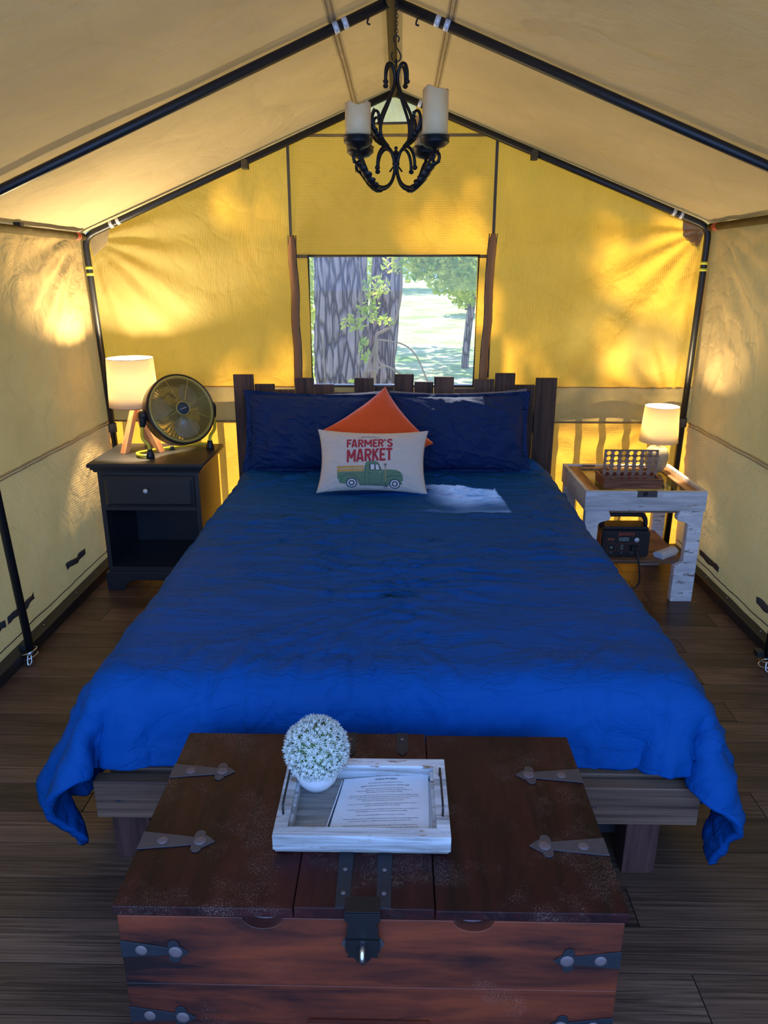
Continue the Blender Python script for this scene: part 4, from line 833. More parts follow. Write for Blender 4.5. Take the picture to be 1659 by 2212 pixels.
0,0,0,0,-1,1,0,0,0,0,0,0,0,0,0,-1,1,0,0,0,0,-1,0,1,0,0,0,0,0,0,0,0,-1,1,0,0,0,-1,1,0,1,0,-1,0,1,-1,0,0,1,
0,0,-1,0,1,-1,0,0,1,0,0,0,0,0,0,0,0,0,0,0,0,1,0,-2,1,0,0,0,0,0,0,0,0,-1,1,0,0,10,-9,0,0,-1,0,0,0,0,0,1,-1,
-1,0,1,0,0,-1,0,1,0,0,0,0,0,0,0,0,-1,1,0,0,0,0,0,0,0,0,0,0,0,0,0,0,0,0,-1,1,0,-10,10,1,-3,1,0,1,0,0,1,-1,0,
0,0,0,0,0,0,0,0,0,0,0,0,0,0,0,0,0,0,0,0,0,0,0,1,-1,0,0,0,0,0,0,0,0,0,0,-1,0,2,-2,-1,2,0,0,0,0,0,0,0,0,
0,0,-1,0,0,1,0,0,0,0,0,0,0,0,0,0,0,-1,1,0,0,0,0,0,1,-1,0,0,0,0,0,0,0,0,0,0,0,-1,1,0,1,-1,1,-1,0,1,-1,0,0,
-1,0,1,0,0,0,0,0,0,0,0,0,0,0,0,0,0,0,-1,1,0,0,0,0,0,1,-1,0,0,0,0,0,0,0,0,0,0,0,0,0,-1,2,0,0,0,0,0,-1,1,
0,0,0,0,0,0,0,0,0,0,0,0,0,0,0,0,0,0,0,-1,0,1,0,0,0,0,1,0,-1,0,0,0,0,0,0,0,0,0,0,1,-2,1,1,0,-1,0,0,1,-1,
0,0,0,0,0,0,0,0,0,0,0,0,0,0,0,0,0,0,0,1,0,-1,0,0,0,0,0,0,1,-1,0,0,0,0,0,0,0,0,0,0,1,-1,-1,1,1,-1,0,0,0,
0,-1,0,1,0,0,0,0,0,0,0,0,0,0,0,0,1,-1,0,0,0,0,0,0,0,0,0,0,-1,1,0,0,0,0,0,0,0,0,0,-1,2,0,0,-1,0,0,0,0,0,
-1,1,0,0,1,0,-1,-1,1,0,0,0,0,0,0,1,-1,1,0,-1,0,0,0,0,0,0,0,0,0,0,0,0,0,0,0,0,0,0,0,1,0,0,-1,0,0,0,0,0,0,
1,0,-1,0,-1,0,1,1,-1,1,-1,0,0,0,0,0,0,0,0,0,-1,0,1,0,0,0,0,0,1,-1,0,0,0,0,0,0,0,0,0,-1,1,-1,1,1,-1,0,0,1,0,
0,0,2,-1,0,0,0,-1,0,-1,1,0,0,0,0,0,0,0,7,4,-10,0,-1,0,0,0,0,0,0,0,0,0,0,0,0,0,0,0,0,0,0,1,0,-1,0,0,0,0,1,
1,1,-1,0,0,-1,0,0,0,0,0,0,0,0,0,-1,0,1,-7,-4,20,-10,0,1,0,0,0,0,0,0,0,0,0,0,0,0,0,0,0,1,0,-1,0,0,0,1,0,0,-1,
0,0,1,-1,0,1,0,0,0,-1,0,0,0,0,0,0,0,-1,0,0,-9,10,0,0,0,0,0,0,0,0,0,0,0,0,0,0,0,0,0,0,0,1,0,0,0,0,0,0,-1,
1,0,-1,1,-1,0,0,0,-1,1,0,0,0,0,0,0,0,0,0,0,0,0,0,-1,1,0,0,0,0,1,-1,0,0,0,0,1,0,-1,0,0,0,1,0,0,1,-1,0,-1,0,
1,-1,0,0,1,0,-1,0,0,1,-1,0,0,0,0,0,0,0,0,0,0,0,0,0,-1,1,0,0,0,0,0,0,0,0,6,2,0,-7,-1,0,1,-1,0,1,-1,0,1,0,1,
1,0,0,0,-1,0,1,0,0,-1,0,0,0,0,0,0,0,0,0,0,0,0,0,0,0,0,0,0,0,0,1,-1,0,0,-6,-2,0,8,0,1,0,0,0,-1,0,1,0,0,0,
1,0,0,-1,1,0,0,0,-1,0,0,0,0,0,0,0,0,0,0,0,0,0,0,0,0,-1,1,0,0,0,0,1,-1,0,0,-1,1,0,0,0,0,1,0,0,0,1,-1,0,1,
2,-1,0,0,0,0,-1,0,1,2,-3,1,-1,1,-1,0,0,0,0,1,0,-1,0,0,0,0,-1,0,1,-1,1,-1,1,0,0,0,-1,0,1,0,0,1,0,0,1,-1,0,0,0,
2,0,0,-1,0,0,0,0,-1,0,0,0,1,-1,1,-1,0,0,0,0,0,1,0,0,0,0,-1,0,-1,1,0,1,0,0,-1,0,0,0,0,1,0,0,0,1,0,-1,1,1,-1,
3,0,-2,0,-1,0,1,0,0,-4,3,0,0,0,0,1,0,-1,0,0,0,0,0,0,0,0,1,0,-1,0,0,0,0,0,1,0,-1,0,0,0,2,0,0,-1,1,0,0,0,1,
2,1,0,0,-1,0,0,0,0,-2,0,-1,0,1,-1,0,0,1,0,0,0,0,5,6,-12,1,0,0,1,0,-1,0,0,0,0,-1,2,-1,0,1,0,1,0,0,0,0,1,0,1,
4,0,-1,1,-1,-1,-1,0,0,-1,18,-18,1,-1,1,-1,0,0,0,0,0,0,-5,-7,13,-1,0,0,-1,0,0,1,0,0,0,1,-1,1,0,-1,1,1,0,1,-2,1,2,1,-1,
5,-1,1,-1,0,-2,0,0,0,-2,-18,43,-24,-1,0,0,0,0,0,-1,0,1,5,-5,-1,1,0,0,0,0,0,0,0,0,0,0,0,0,0,1,1,-1,1,0,0,1,1,2,-1,
5,1,1,-3,2,-3,0,-1,-1,-1,0,-25,47,-20,-2,1,-1,0,0,0,0,-1,-4,12,-7,-1,1,-1,1,0,0,-1,1,0,0,0,0,0,0,2,2,-2,3,-2,1,6,-3,-2,1,
6,0,0,5,-6,2,-4,1,-2,-2,0,0,-24,45,-22,0,1,0,0,0,0,0,0,-6,6,0,-1,1,0,0,0,0,0,0,0,0,0,0,0,-3,2,8,-1,1,4,-5,2,-2,-1,
6,-1,1,-1,6,-2,-4,-1,-1,-2,-1,0,0,-23,49,-26,0,0,1,0,0,-1,0,0,1,-1,0,1,-1,1,0,0,-1,0,0,0,0,0,0,7,7,-5,-2,1,3,-2,-3,0,0,
6,0,0,0,0,5,4,-11,-1,-3,0,0,0,-1,-25,47,-20,-1,0,0,0,9,-9,0,0,1,0,-1,1,-1,0,0,0,0,3,-3,0,0,0,-6,-1,14,0,7,-7,-1,-1,1,0,
6,0,0,0,-1,1,4,11,-13,-7,-1,0,0,0,1,-22,33,-4,-9,1,0,6,-6,0,0,0,0,0,0,0,0,0,0,0,-3,3,2,4,18,-16,10,-9,5,-8,0,1,0,-1,0,
5,1,0,1,1,-2,0,0,17,-14,-9,0,1,0,-1,1,-8,28,17,-19,5,-24,6,-5,-1,0,0,0,0,0,0,0,5,9,8,14,-5,27,-36,-15,3,1,-6,1,0,0,0,0,0,
6,-1,0,0,1,2,1,0,-15,49,-17,-12,-7,-3,2,6,3,-8,10,49,-17,1,-12,-7,-8,1,-3,0,2,3,3,9,7,5,14,-25,31,-52,-8,33,-43,7,0,-1,0,-1,0,0,0,
5,0,0,0,-1,1,1,2,-5,2,57,5,2,-4,-6,-3,4,-4,-6,-13,20,4,8,-3,-5,0,11,0,0,-1,1,-2,-2,-3,-18,11,-36,5,16,-36,-2,4,-3,0,-1,1,-1,-1,0,
)

# ================================================================== BED
bed = thing('bed', 'dark pallet-wood bed with uneven plank headboard and timber base', 'bed', (0, 2.8, 0))
B().box(-.79, .785, 1.60, 1.64, .173, .286).build('front_rail', M['beam'], bed, bevel=.003)
B().box(-.765, .77, 1.655, 1.69, .205, .288).build('inner_rail', M['beam'], bed, bevel=.003)
for x0, x1 in ((-.765, -.725), (.73, .77)): B().box(x0, x1, 1.69, 3.90, .173, .286).build('side_rail', M['beam'], bed, bevel=.003)
yy = 1.72; 
while yy < 3.85:
    B().box(-.72, .725, yy, yy + .09, .262, .284).build('slat', M['beam'], bed); yy += .21
for x0, x1, y0 in ((-.772, -.67, 1.645), (.61, .698, 1.615), (-.76, -.67, 3.75), (.61, .70, 3.75)):
    B().box(x0, x1, y0, y0 + .09, 0, .172).build('leg', M['bedleg'], bed, bevel=.003)
for x0, x1 in ((-.67, -.60), (.545, .61)): B().box(x0, x1, 1.70, 3.7, .06, .172).build('under_rail', M['blackpl'], bed)
b = B()
for x_ in (-.735, -.02 + .52):
    b.box(x_, x_ + .012, 1.5992, 1.6, .224, .230); b.box(x_ + .016, x_ + .02, 1.5992, 1.6, .224, .228)
b.build('nail_hole', M['ink'], bed)
HBX = [53, 153.5, 253.5, 352, 447.5, 544.5, 641.5, 738.5, 836, 933, 1029, 1127, 1224, 1323.5, 1422, 1520.5, 1625]
HBT = [63, 110, 135, 79, 111, 148, 79, 118, 60, 97, 71, 127, 84, 54, 110, 76]
for i in range(16):
    k = (.833 + .872) / (1625 - 53)
    x0 = -.872 + (HBX[i] - 53) * k; x1 = -.872 + (HBX[i + 1] - 53) * k
    zt = 1.031 - (HBT[i] - 63) * .001095
    y0 = 3.912 + (.008 if i in (1, 4, 7, 9, 12, 14) else 0) + random.uniform(-.002, .002)
    B().box(x0 + .0015, x1 - .0015, y0, y0 + .019, .30 + random.uniform(-.01, .01), zt).build('plank', M['headb'], bed, bevel=.0015)
for z0 in (.42, .72): B().box(-.85, .81, 3.942, 3.965, z0, z0 + .09).build('cross_batten', M['headb'], bed)
for x0 in (-.84, .745): B().box(x0, x0 + .06, 3.966, 3.99, 0, .85).build('headboard_post', M['headb'], bed)
b = B()
for i in (0, 3, 6, 8, 10, 13, 15):
    x_ = -.872 + ((HBX[i] + HBX[i + 1]) / 2 - 53) * k
    for dz in (.0,): b.lathe([(.003, 0), (.003, .002)], 8, Matrix.Translation((x_, 3.911, .80)) @ Matrix.Rotation(pi / 2, 4, 'X'))
b.build('nail_head', M['ink'], bed)
def soft_box(x0, x1, y0, y1, z0, z1):
    return B().box(x0, x1, y0, y1, z0, z1)
soft_box(-.76, .745, 1.68, 3.90, .29, .515).build('mattress', M['mattress'], None, 'white mattress under the blue duvet', 'mattress', bevel=.05)

# duvet: draped cloth; DUVET holds the vertex grid as whole-number differences (x, then y, then z)
NX, NY = 48, 52; NV = (NX + 1) * (NY + 1); cols = []
for a in range(3):
    d = DUVET[a * NV:(a + 1) * NV]; c = [0] * NV
    for j in range(NY + 1):
        for i in range(NX + 1):
            q = j * (NX + 1) + i
            if j == 0: pr = c[q - 1] if i else 0
            elif i == 0: pr = c[q - NX - 1]
            else: pr = c[q - 1] + c[q - NX - 1] - c[q - NX - 2]
            c[q] = pr + d[q]
    cols.append(c)
G0 = [[Vector((cols[0][j * (NX + 1) + i], cols[1][j * (NX + 1) + i], cols[2][j * (NX + 1) + i])) / 2000 for i in range(NX + 1)] for j in range(NY + 1)]
UP = 5
def up_rows(G):  # Catmull-Rom refinement of every row
    out = []
    for row in G:
        m = len(row); r2 = []
        for i in range(m - 1):
            p0, p1, p2, p3 = row[max(i - 1, 0)], row[i], row[i + 1], row[min(i + 2, m - 1)]
            a_, b_, c_, d_ = 2 * p1, p2 - p0, 2 * p0 - 5 * p1 + 4 * p2 - p3, 3 * p1 - p0 - 3 * p2 + p3
            for k in range(UP):
                t_ = k / UP; r2.append((a_ + b_ * t_ + c_ * (t_ * t_) + d_ * (t_ ** 3)) * .5)
        r2.append(row[-1].copy()); out.append(r2)
    return out
G1 = up_rows(G0); G2 = up_rows([list(c_) for c_ in zip(*G1)])   # now [i][j]
n_i, n_j = len(G2), len(G2[0])
def ridge(x, y, z, o=2):
    v_ = noise.fractal(Vector((x, y, z)), 1.0, 2.0, o); return max(0, 1 - abs(v_) * 5.5) ** 2
db = B()
for j in range(n_j):
    for i in range(n_i):
        p = G2[i][j]
        tx = G2[min(i + 1, n_i - 1)][j] - G2[max(i - 1, 0)][j]; ty = G2[i][min(j + 1, n_j - 1)] - G2[i][max(j - 1, 0)]
        nn = tx.cross(ty)
        nn = nn.normalized() if nn.length > 1e-9 else Vector((0, 0, 1))
        s_, t_ = i / (n_i - 1) * 2.3, j / (n_j - 1) * 2.31     # cloth coordinates in metres
        wx = s_ + .10 * fb(s_ * 2, t_ * 2, 5, 2); wy = t_ + .06 * fb(s_ * 2.3, t_ * 2.3, 9, 3)
        foot = max(0, min(1, (.62 - t_) / .35)); side = max(0, min(1, (abs(s_ - 1.15) - .62) / .3))
        cross = ridge(wx * 1.7, wy * 9, 1.0) * .0085 + ridge(wx * 3.1, wy * 15, 4.0) * .0042
        down = ridge(wx * 9, wy * 1.8, 2.0) * .0085 + ridge(wx * 5.5, wy * 1.6, 8.0) * .0080
        diag = ridge((wx + wy) * 2.4, (wx - wy) * 8, 6.0) * .006
        amp = .55 + .75 * max(0, min(1, .5 + 2.0 * fb(s_ * 1.3, t_ * 1.3, 12, 2)))
        d = (cross * (1 - foot) * (1 - .5 * side) + down * foot + diag * (.4 + .6 * max(foot, side))) * amp
        d += .007 * fb(s_ * 2.6, t_ * 4.5, 3, 3) + .004 * fb(s_ * 7, t_ * 12, 7, 3)
        p = p + nn * d + Vector((0, 0, .004))
        h = max(0, .50 - p.z); near = max(0, min(1, (2.9 - p.y) / 1.3))
        if h > 0 and abs(p.x) > .70:
            if p.x > 0: p.x += min(.05, h * (.03 + .16 * near)) * (1 if p.z > .25 else max(.0, (p.z) / .25))
            else: p.x -= min(.085, h * (.04 + .24 * near)) * (1 if p.z > .22 else max(.2, p.z / .22))
        db.v.append(p)
db.f = [(j * n_i + i, j * n_i + i + 1, (j + 1) * n_i + i + 1, (j + 1) * n_i + i) for j in range(n_j - 1) for i in range(n_i - 1)]
db.sm = [True] * len(db.f)
dv = db.build('duvet', M['duvet'], None, 'royal blue cotton duvet draped over the bed', 'duvet', recalc=False)
sm_ = dv.modifiers.new('solid', 'SOLIDIFY'); sm_.thickness = .022; sm_.offset = .6; sm_.use_rim = True

# ---------------------------------------------------------------- pillows
def pillow_fn(w, h, t, cen, rx, ry=0, rz=0, puff=.55, pinch=.07, seed=0, wr_=.010, flange=0):
    """returns P(u,v,side,off): surface point; u,v in -1..1; front side faces -y"""
    R = Matrix.Translation(Vector(cen)) @ Matrix.Rotation(rz, 4, 'Z') @ Matrix.Rotation(rx, 4, 'X') @ Matrix.Rotation(ry, 4, 'Y')
    def P(u, v, side=-1, off=0.0):
        fu = 1 - pinch * (1 - v * v) * 1.0; fv = 1 - pinch * (1 - u * u)
        x = u * w / 2 * (1 - pinch * (1 - v * v) * abs(u) ** 3 + .0)
        z = v * h / 2 * (1 - pinch * 1.3 * (1 - u * u) * abs(v) ** 3)
        f = .92 if flange else 1.0
        a = max(0, 1 - (min(1, abs(u) / f)) ** 2.6); b_ = max(0, 1 - (min(1, abs(v) / f)) ** 2.6)
        th = t / 2 * (a * b_) ** puff
        n_ = wr_ * fb(x * 6 + seed, z * 6, side * 3 + seed, 3) * min(1, (a + .15) * (b_ + .15) * 3)
        n_ += side * wr_ * .5 * (1 - min(1, abs(fb(x * 7 + seed, z * 16 + x * 6, seed, 2)) * 5)) ** 2 * min(1, a + .3)
        cr = wr_ * .5 * math.sin(18 * math.atan2(abs(v) - 1.05, abs(u) - 1.05) + seed) * math.exp(-3.5 * math.hypot(1 - abs(u), 1 - abs(v)))
        y = side * (th + off) + n_ + cr * side
        return R @ Vector((x, y, z))
    return P
def pillow(name, P, mat, label, group=None, n=80, cat='pillow', sub=1):
    b = B()
    for side in (-1, 1):
        b.grid(lambda s, t: P(2 * s - 1, 2 * t - 1, side), n, n)
    o = b.build(name, mat, None, label, cat, group, recalc=False)
    import bmesh
    bm = bmesh.new(); bm.from_mesh(o.data); bmesh.ops.remove_doubles(bm, verts=bm.verts, dist=.0022); bmesh.ops.recalc_face_normals(bm, faces=bm.faces); bm.to_mesh(o.data); bm.free()
    for p in o.data.polygons: p.use_smooth = True
    if sub:
        m = o.modifiers.new('sub', 'SUBSURF'); m.levels = 1; m.render_levels = sub
    return o
R_ = math.radians
pillow('pillow', pillow_fn(.72, .44, .06, (-.435, 3.868, .735), R_(-3), 0, 0, seed=2), M['whitepil'], 'white pillow edge peeking out left behind the left blue sham')
pillow('pillow', pillow_fn(.72, .44, .06, (.315, 3.868, .742), R_(-3), R_(-1), 0, seed=5), M['greypil'], 'grey and white pillow behind the right blue sham')
PL = pillow_fn(.73, .42, .15, (-.43, 3.73, .760), R_(-14), R_(1.5), R_(1), seed=11, wr_=.021, flange=1, pinch=.05)
PR = pillow_fn(.73, .42, .15, (.31, 3.735, .760), R_(-14), R_(-1), R_(-1), seed=17, wr_=.021, flange=1, pinch=.05)
pillow('pillow', PL, M['bluepil'], 'navy blue pillow sham on the left of the bed', 'navy pillow shams')
pillow('pillow', PR, M['bluepil'], 'navy blue pillow sham on the right of the bed', 'navy pillow shams')
PO = pillow_fn(.385, .385, .13, (-.098, 3.53, .785), R_(-36), R_(45 + 7), 0, pinch=.09, seed=23, wr_=.004)
pillow('throw_pillow', PO, M['orange'], 'burnt orange velvet cushion standing on its corner', cat='cushion')
PF = pillow_fn(.515, .30, .11, (-.118, 3.335, .708), R_(-24), R_(.6), 0, pinch=.085, seed=31, wr_=.005)
cush = pillow('lumbar_pillow', PF, M['linen'], 'oblong linen cushion printed with a green pickup truck', cat='cushion', sub=0, n=90)
# print: pixel frame of the print in the crop (x 0..1659, y 0..968) mapped to u,v
def uvp(px, py):
    return ((px - 812) / 806 , (475 - py) / 430 )
def print_shape(polys, mat, name, off=.0012, cut=.06):
    import bmesh
    bm = bmesh.new()
    for poly in polys:
        vs = [bm.verts.new((p[0], p[1], 0)) for p in poly]
        try: bm.faces.new(vs)
        except Exception: pass
    bmesh.ops.triangulate(bm, faces=bm.faces)
    for _ in range(4):
        es = [e for e in bm.edges if e.calc_length() > cut]
        if not es: break
        bmesh.ops.subdivide_edges(bm, edges=es, cuts=1); bmesh.ops.triangulate(bm, faces=bm.faces)
    b = B(); b.add([PF(v.co.x, v.co.y, -1, off) for v in bm.verts], [tuple(v.index for v in f.verts) for f in bm.faces] if bm.verts.index_update() is None else [], True)
    bm.free(); return b.build(name, mat, cush, recalc=False)
def pp(pts): return [uvp(*p) for p in pts]
def circ(cx, cy, r, n=28, ry=None): return [(cx + r * math.cos(2 * pi * i / n), cy + (ry or r) * math.sin(2 * pi * i / n)) for i in range(n)]
def text_print(txt, x0, x1, yb, yt, mat, name, skew=0, arch=0, offs=.02, off=.0012):
    vs, fs = text_mesh(txt, 1.0, min(offs, .010), 3, 'LEFT')
    mx0 = min(v.x for v in vs); mx1 = max(v.x for v in vs); my0 = min(v.y for v in vs); my1 = max(v.y for v in vs)
    polys = []
    for f in fs:
        poly = []
        for i in f:
            s = (vs[i].x - mx0) / (mx1 - mx0); q = (vs[i].y - my0) / (my1 - my0)
            poly.append(uvp(x0 + (x1 - x0) * s, yb + (yt - yb) * q + skew * s - arch * 4 * s * (1 - s)))
        polys.append(poly)
    return print_shape(polys, mat, name, off)
def arc(cx, cy, rx, ry, a0, a1, n=7): return [(cx + rx * math.cos(R_(a0 + (a1 - a0) * i / n)), cy + ry * math.sin(R_(a0 + (a1 - a0) * i / n))) for i in range(n + 1)]
GL = {'F': [[(.12, 0), (.12, 1)], [(0, .94), (1, .94)], [(.1, .52), (.85, .52)]],
      'E': [[(.14, 0), (.14, 1)], [(0, .93), (1, .93)], [(.1, .5), (.85, .5)], [(0, .07), (1, .07)]],
      'A': [[(.1, 0), (.42, 1)], [(.58, 1), (.9, 0)], [(.36, .96), (.64, .96)], [(.22, .27), (.78, .27)]],
      'R': [[(.14, 0), (.14, 1)], [(.05, .93), (.5, .93)] + arc(.55, .72, .33, .21, 90, -90) + [(.12, .51)], [(.5, .5), (.88, 0)]],
      'M': [[(.1, 0), (.1, 1)], [(.9, 0), (.9, 1)], [(.12, .97), (.5, .3)], [(.88, .97), (.5, .3)]],
      'K': [[(.14, 0), (.14, 1)], [(.14, .42), (.88, 1)], [(.36, .58), (.9, 0)]],
      'T': [[(.5, 0), (.5, 1)], [(0, .93), (1, .93)]],
      'S': [arc(.5, .74, .36, .2, 20, 270, 10) + arc(.5, .26, .38, .2, 90, -160, 10)],
      "'": [[(.5, 1), (.4, .74)]]}
def word(spec, yt0, yt1, h0, h1, wd):
    xa, xb_ = spec[0][1], spec[-1][2]; polys = []
    for chn, x0, x1 in spec:
        for st in GL[chn]:
            pts = []
            for gx_, gy_ in st:
                X = x0 + (x1 - x0) * gx_; f_ = (X - xa) / (xb_ - xa); top = yt0 + (yt1 - yt0) * f_; hh = h0 + (h1 - h0) * f_
                pts.append((X, top + hh * (1 - gy_)))
            for q1, q2 in zip(pts, pts[1:]):   # slightly overlapping strokes
                dx, dy = q2[0] - q1[0], q2[1] - q1[1]; l = math.hypot(dx, dy) or 1; e_ = 4 / l if len(pts) > 2 else 0
                a_ = (q1[0] - dx * e_, q1[1] - dy * e_); b_ = (q2[0] + dx * e_, q2[1] + dy * e_)
                nx_, ny_ = -dy / l * wd / 2, dx / l * wd / 2
                polys.append(pp([(a_[0] + nx_, a_[1] + ny_), (b_[0] + nx_, b_[1] + ny_), (b_[0] - nx_, b_[1] - ny_), (a_[0] - nx_, a_[1] - ny_)]))
    return print_shape(polys, M['printred'], 'print_lettering', .0013)
word([('F', 447, 512), ('A', 513, 592), ('R', 607, 685), ('M', 697, 803), ('E', 820, 882), ('R', 893, 972), ("'", 982, 1002), ('S', 1024, 1102)], 205, 178, 112, 112, 26)
word([('M', 450, 575), ('A', 588, 690), ('R', 706, 800), ('K', 815, 908), ('E', 922, 1002), ('T', 1012, 1100)], 345, 310, 168, 165, 32)
text_print('FRESH LOCAL PRODUCE', 650, 900, 172, 150, M['printdark'], 'print_lettering', 0, 14, 0)
body = [(305, 640), (700, 630), (712, 540), (730, 505), (770, 488), (860, 492), (905, 508), (930, 560), (955, 605), (1060, 600), (1160, 603), (1220, 625), (1255, 665), (1265, 730), (1255, 790), (1230, 800), (1200, 750), (1140, 730), (1090, 750), (1062, 800), (1050, 830), (640, 825), (615, 760), (560, 725), (490, 730), (450, 780), (430, 805), (350, 790), (315, 740)]
print_shape([pp(body)], M['printgreen'], 'print_truck', .0010)
print_shape([pp([(775, 530), (790, 527), (905, 532), (935, 600), (932, 612), (778, 610)])], M['printdark'], 'print_window', .0016)
print_shape([pp([(792, 535), (845, 535), (850, 605), (795, 605)]), pp([(862, 537), (900, 540), (922, 605), (870, 605)])], M['printwhite'], 'print_window_pane', .0021)
print_shape([pp([(300, 562), (698, 552), (698, 582), (300, 594)]), pp([(303, 602), (698, 592), (698, 628), (303, 638)])], M['printtan'], 'print_side_boards', .0016)
def wheel(cx, cy):
    print_shape([pp(circ(cx, cy, 82, 28, 72))], M['printdark'], 'print_tyre', .0016)
    print_shape([pp(circ(cx, cy, 66, 28, 58))], M['printwhite'], 'print_whitewall', .0021)
    print_shape([pp(circ(cx, cy, 44, 24, 40))], M['printdark'], 'print_wheel', .0026)
    print_shape([pp(circ(cx, cy, 26, 20, 24))], M['printwhite'], 'print_hubcap', .0031)
wheel(524, 790); wheel(1143, 795)
def line(pts, w):
    out = []
    for a, b_ in zip(pts, pts[1:]):
        dx, dy = b_[0] - a[0], b_[1] - a[1]; l = math.hypot(dx, dy) or 1; nx_, ny_ = -dy / l * w / 2, dx / l * w / 2
        out.append(pp([(a[0] + nx_, a[1] + ny_), (b_[0] + nx_, b_[1] + ny_), (b_[0] - nx_, b_[1] - ny_), (a[0] - nx_, a[1] - ny_)]))
    return out
L_ = line([(720, 560), (712, 640), (722, 800)], 5) + line([(765, 620), (770, 800), (960, 800), (955, 625)], 4) + line([(365, 770), (385, 700), (450, 665), (540, 665), (600, 700), (635, 800)], 5) + line([(1000, 720), (1040, 695), (1150, 680), (1240, 690)], 5) + line([(640, 822), (1055, 828)], 8) + line([(770, 655), (810, 650)], 6) + line([(1000, 700), (1055, 690), (1100, 640), (1220, 640)], 3)
print_shape(L_, M['printdark'], 'print_outline', .0018)
print_shape(line([(1005, 590), (1008, 770)], 9), M['printtan'], 'print_fork_handle', .0024)
print_shape(line([(985, 530), (1022, 530), (1004, 562), (985, 530)], 8) + line([(1004, 560), (1005, 595)], 7) + line([(1008, 770), (1010, 835)], 6) + line([(988, 835), (1035, 835)], 4) + sum([line([(x_, 835), (x_ - 2, 882)], 4) for x_ in (990, 1004, 1018, 1034)], []), M['printdark'], 'print_fork', .0026)
print_shape([pp(circ(320, 750, 20, 14, 12)), pp(circ(1258, 765, 20, 14, 12))], M['printwhite'], 'print_bumper', .0026)
print_shape([pp(circ(x_, y_, 5, 8)) for x_ in (328, 536, 690) for y_ in (592, 630)], M['printdark'], 'print_bolts', .003)

# ================================================================== CHEST
ch = thing('storage_chest', 'worn red-brown wooden trunk with iron straps at the foot of the bed', 'chest', (-.046, 1.26, 0))
CX0, CX1, CY0, CY1, CT = -.494, .404, 1.006, 1.512, .5
LT = .020
for x0, x1, tz in ((CX0, -.178, 0), (-.176, .068, .0035), (.070, CX1, .0)):
    B().box(x0, x1, CY0 - .003, CY1, CT - LT, CT + tz).build('lid_board', M['lid'], ch, bevel=.002)
zt = CT - LT - .004
# front with two scooped finger notches and plank joints
def notch(cx): return [(cx + .035 * math.cos(a), zt - .024 * math.sin(a)) for a in [pi - i * pi / 10 for i in range(11)]]
fp = [(CX0 + .006, zt)] + notch(-.232)[0:] + notch(.137) + [(CX1 - .006, zt), (CX1 - .006, .3205), (CX0 + .006, .3205)]
B().prism(fp, CY0, CY0 + .022, 'y').build('front_board', M['chest'], ch, bevel=.0015)
B().box(CX0 + .006, CX1 - .006, CY0, CY0 + .022, .160, .320).build('front_board', M['chest'], ch, bevel=.0015)
B().box(CX0 + .006, CX1 - .006, CY0, CY0 + .022, .020, .1595).build('front_board', M['chest'], ch, bevel=.0015)
for cx in (-.232, .137): B().box(cx - .04, cx + .04, CY0 + .0215, CY0 + .024, zt - .03, zt).build('notch_recess', M['scoop'], ch)
B().box(CX0 + .006, CX0 + .028, CY0 + .023, CY1 - .004, .02, zt).build('side_board', M['chest'], ch, bevel=.0015)
B().box(CX1 - .028, CX1 - .006, CY0 + .023, CY1 - .004, .02, zt).build('side_board', M['chest'], ch, bevel=.0015)
B().box(CX0 + .029, CX1 - .029, CY1 - .026, CY1 - .004, .02, zt).build('back_board', M['chest'], ch)
B().box(CX0 + .029, CX1 - .029, CY0 + .023, CY1 - .027, .02, .04).build('bottom_board', M['chest'], ch)
for x_ in (CX0 + .01, CX1 - .06):
    for y_ in (CY0 + .01, CY1 - .06): B().box(x_, x_ + .05, y_, y_ + .05, 0, .02).build('foot', M['chest'], ch)
B().box(-.159, .064, CY0 - .012, CY0 - .0005, .232, .2415).build('ledge', M['chest'], ch, bevel=.002)
def strap(w, L, th):  # straight strap along +x from 0, ends in a trefoil
    pts = [(0, -w / 2), (L * .62, -w * .26), (L * .70, -w * .22)]
    pts += [(L * .775 + .0105 * math.cos(a), -w * .40 + .0105 * math.sin(a)) for a in (-3.3, -2.7, -2.1, -1.5, -.9, -.3, .2)]
    pts += [(L * .88, -w * .30), (L * .93, -w * .18), (L, 0), (L * .93, w * .18), (L * .88, w * .30)]
    pts += [(L * .775 + .0105 * math.cos(a), w * .40 + .0105 * math.sin(a)) for a in (-.2, .3, .9, 1.5, 2.1, 2.7, 3.3)]
    pts += [(L * .70, w * .22), (L * .62, w * .26), (0, w / 2)]
    return pts
def put_strap(M_, mat, w=.046, L=.145, th=.0022, riv=((.30, .011), (.80, .0125)), rmat=None):
    o = B().prism(strap(w, L, th), 0, th, 'z', M_).build('iron_strap', mat, ch, bevel=.0006)
    for r, rr in riv:
        rb = B().lathe([(rr, th), (rr * .95, th + .0012), (rr * .5, th + .0018), (.0001, th + .002)], 20, M_ @ Matrix.Translation((L * r, 0, 0)))
        rv = rb.build('rivet', rmat or M['rivet'], o)
    return o
zl = CT + .0002
for y_, L in ((1.368, .14), (1.158, .145)):
    put_strap(frame((CX0, y_, zl), (1, 0, 0), (0, 1, 0), (0, 0, 1)), M['iron'], L=L)
    put_strap(frame((CX1, y_, zl), (-1, 0, 0), (0, -1, 0), (0, 0, 1)), M['iron'], L=L + .003)
for z_ in (.402, .245, .09):
    put_strap(frame((CX0 + .006, CY0 - .0002, z_), (1, 0, -.05), (0, 0, 1), (0, -1, 0)), M['ironblue'], w=.038, L=.122, rmat=M['rivet'])
    put_strap(frame((CX1 - .006, CY0 - .0002, z_ - .008), (-1, 0, -.03), (0, 0, -1), (0, -1, 0)), M['ironblue'], w=.040, L=.118, rmat=M['rivet'])
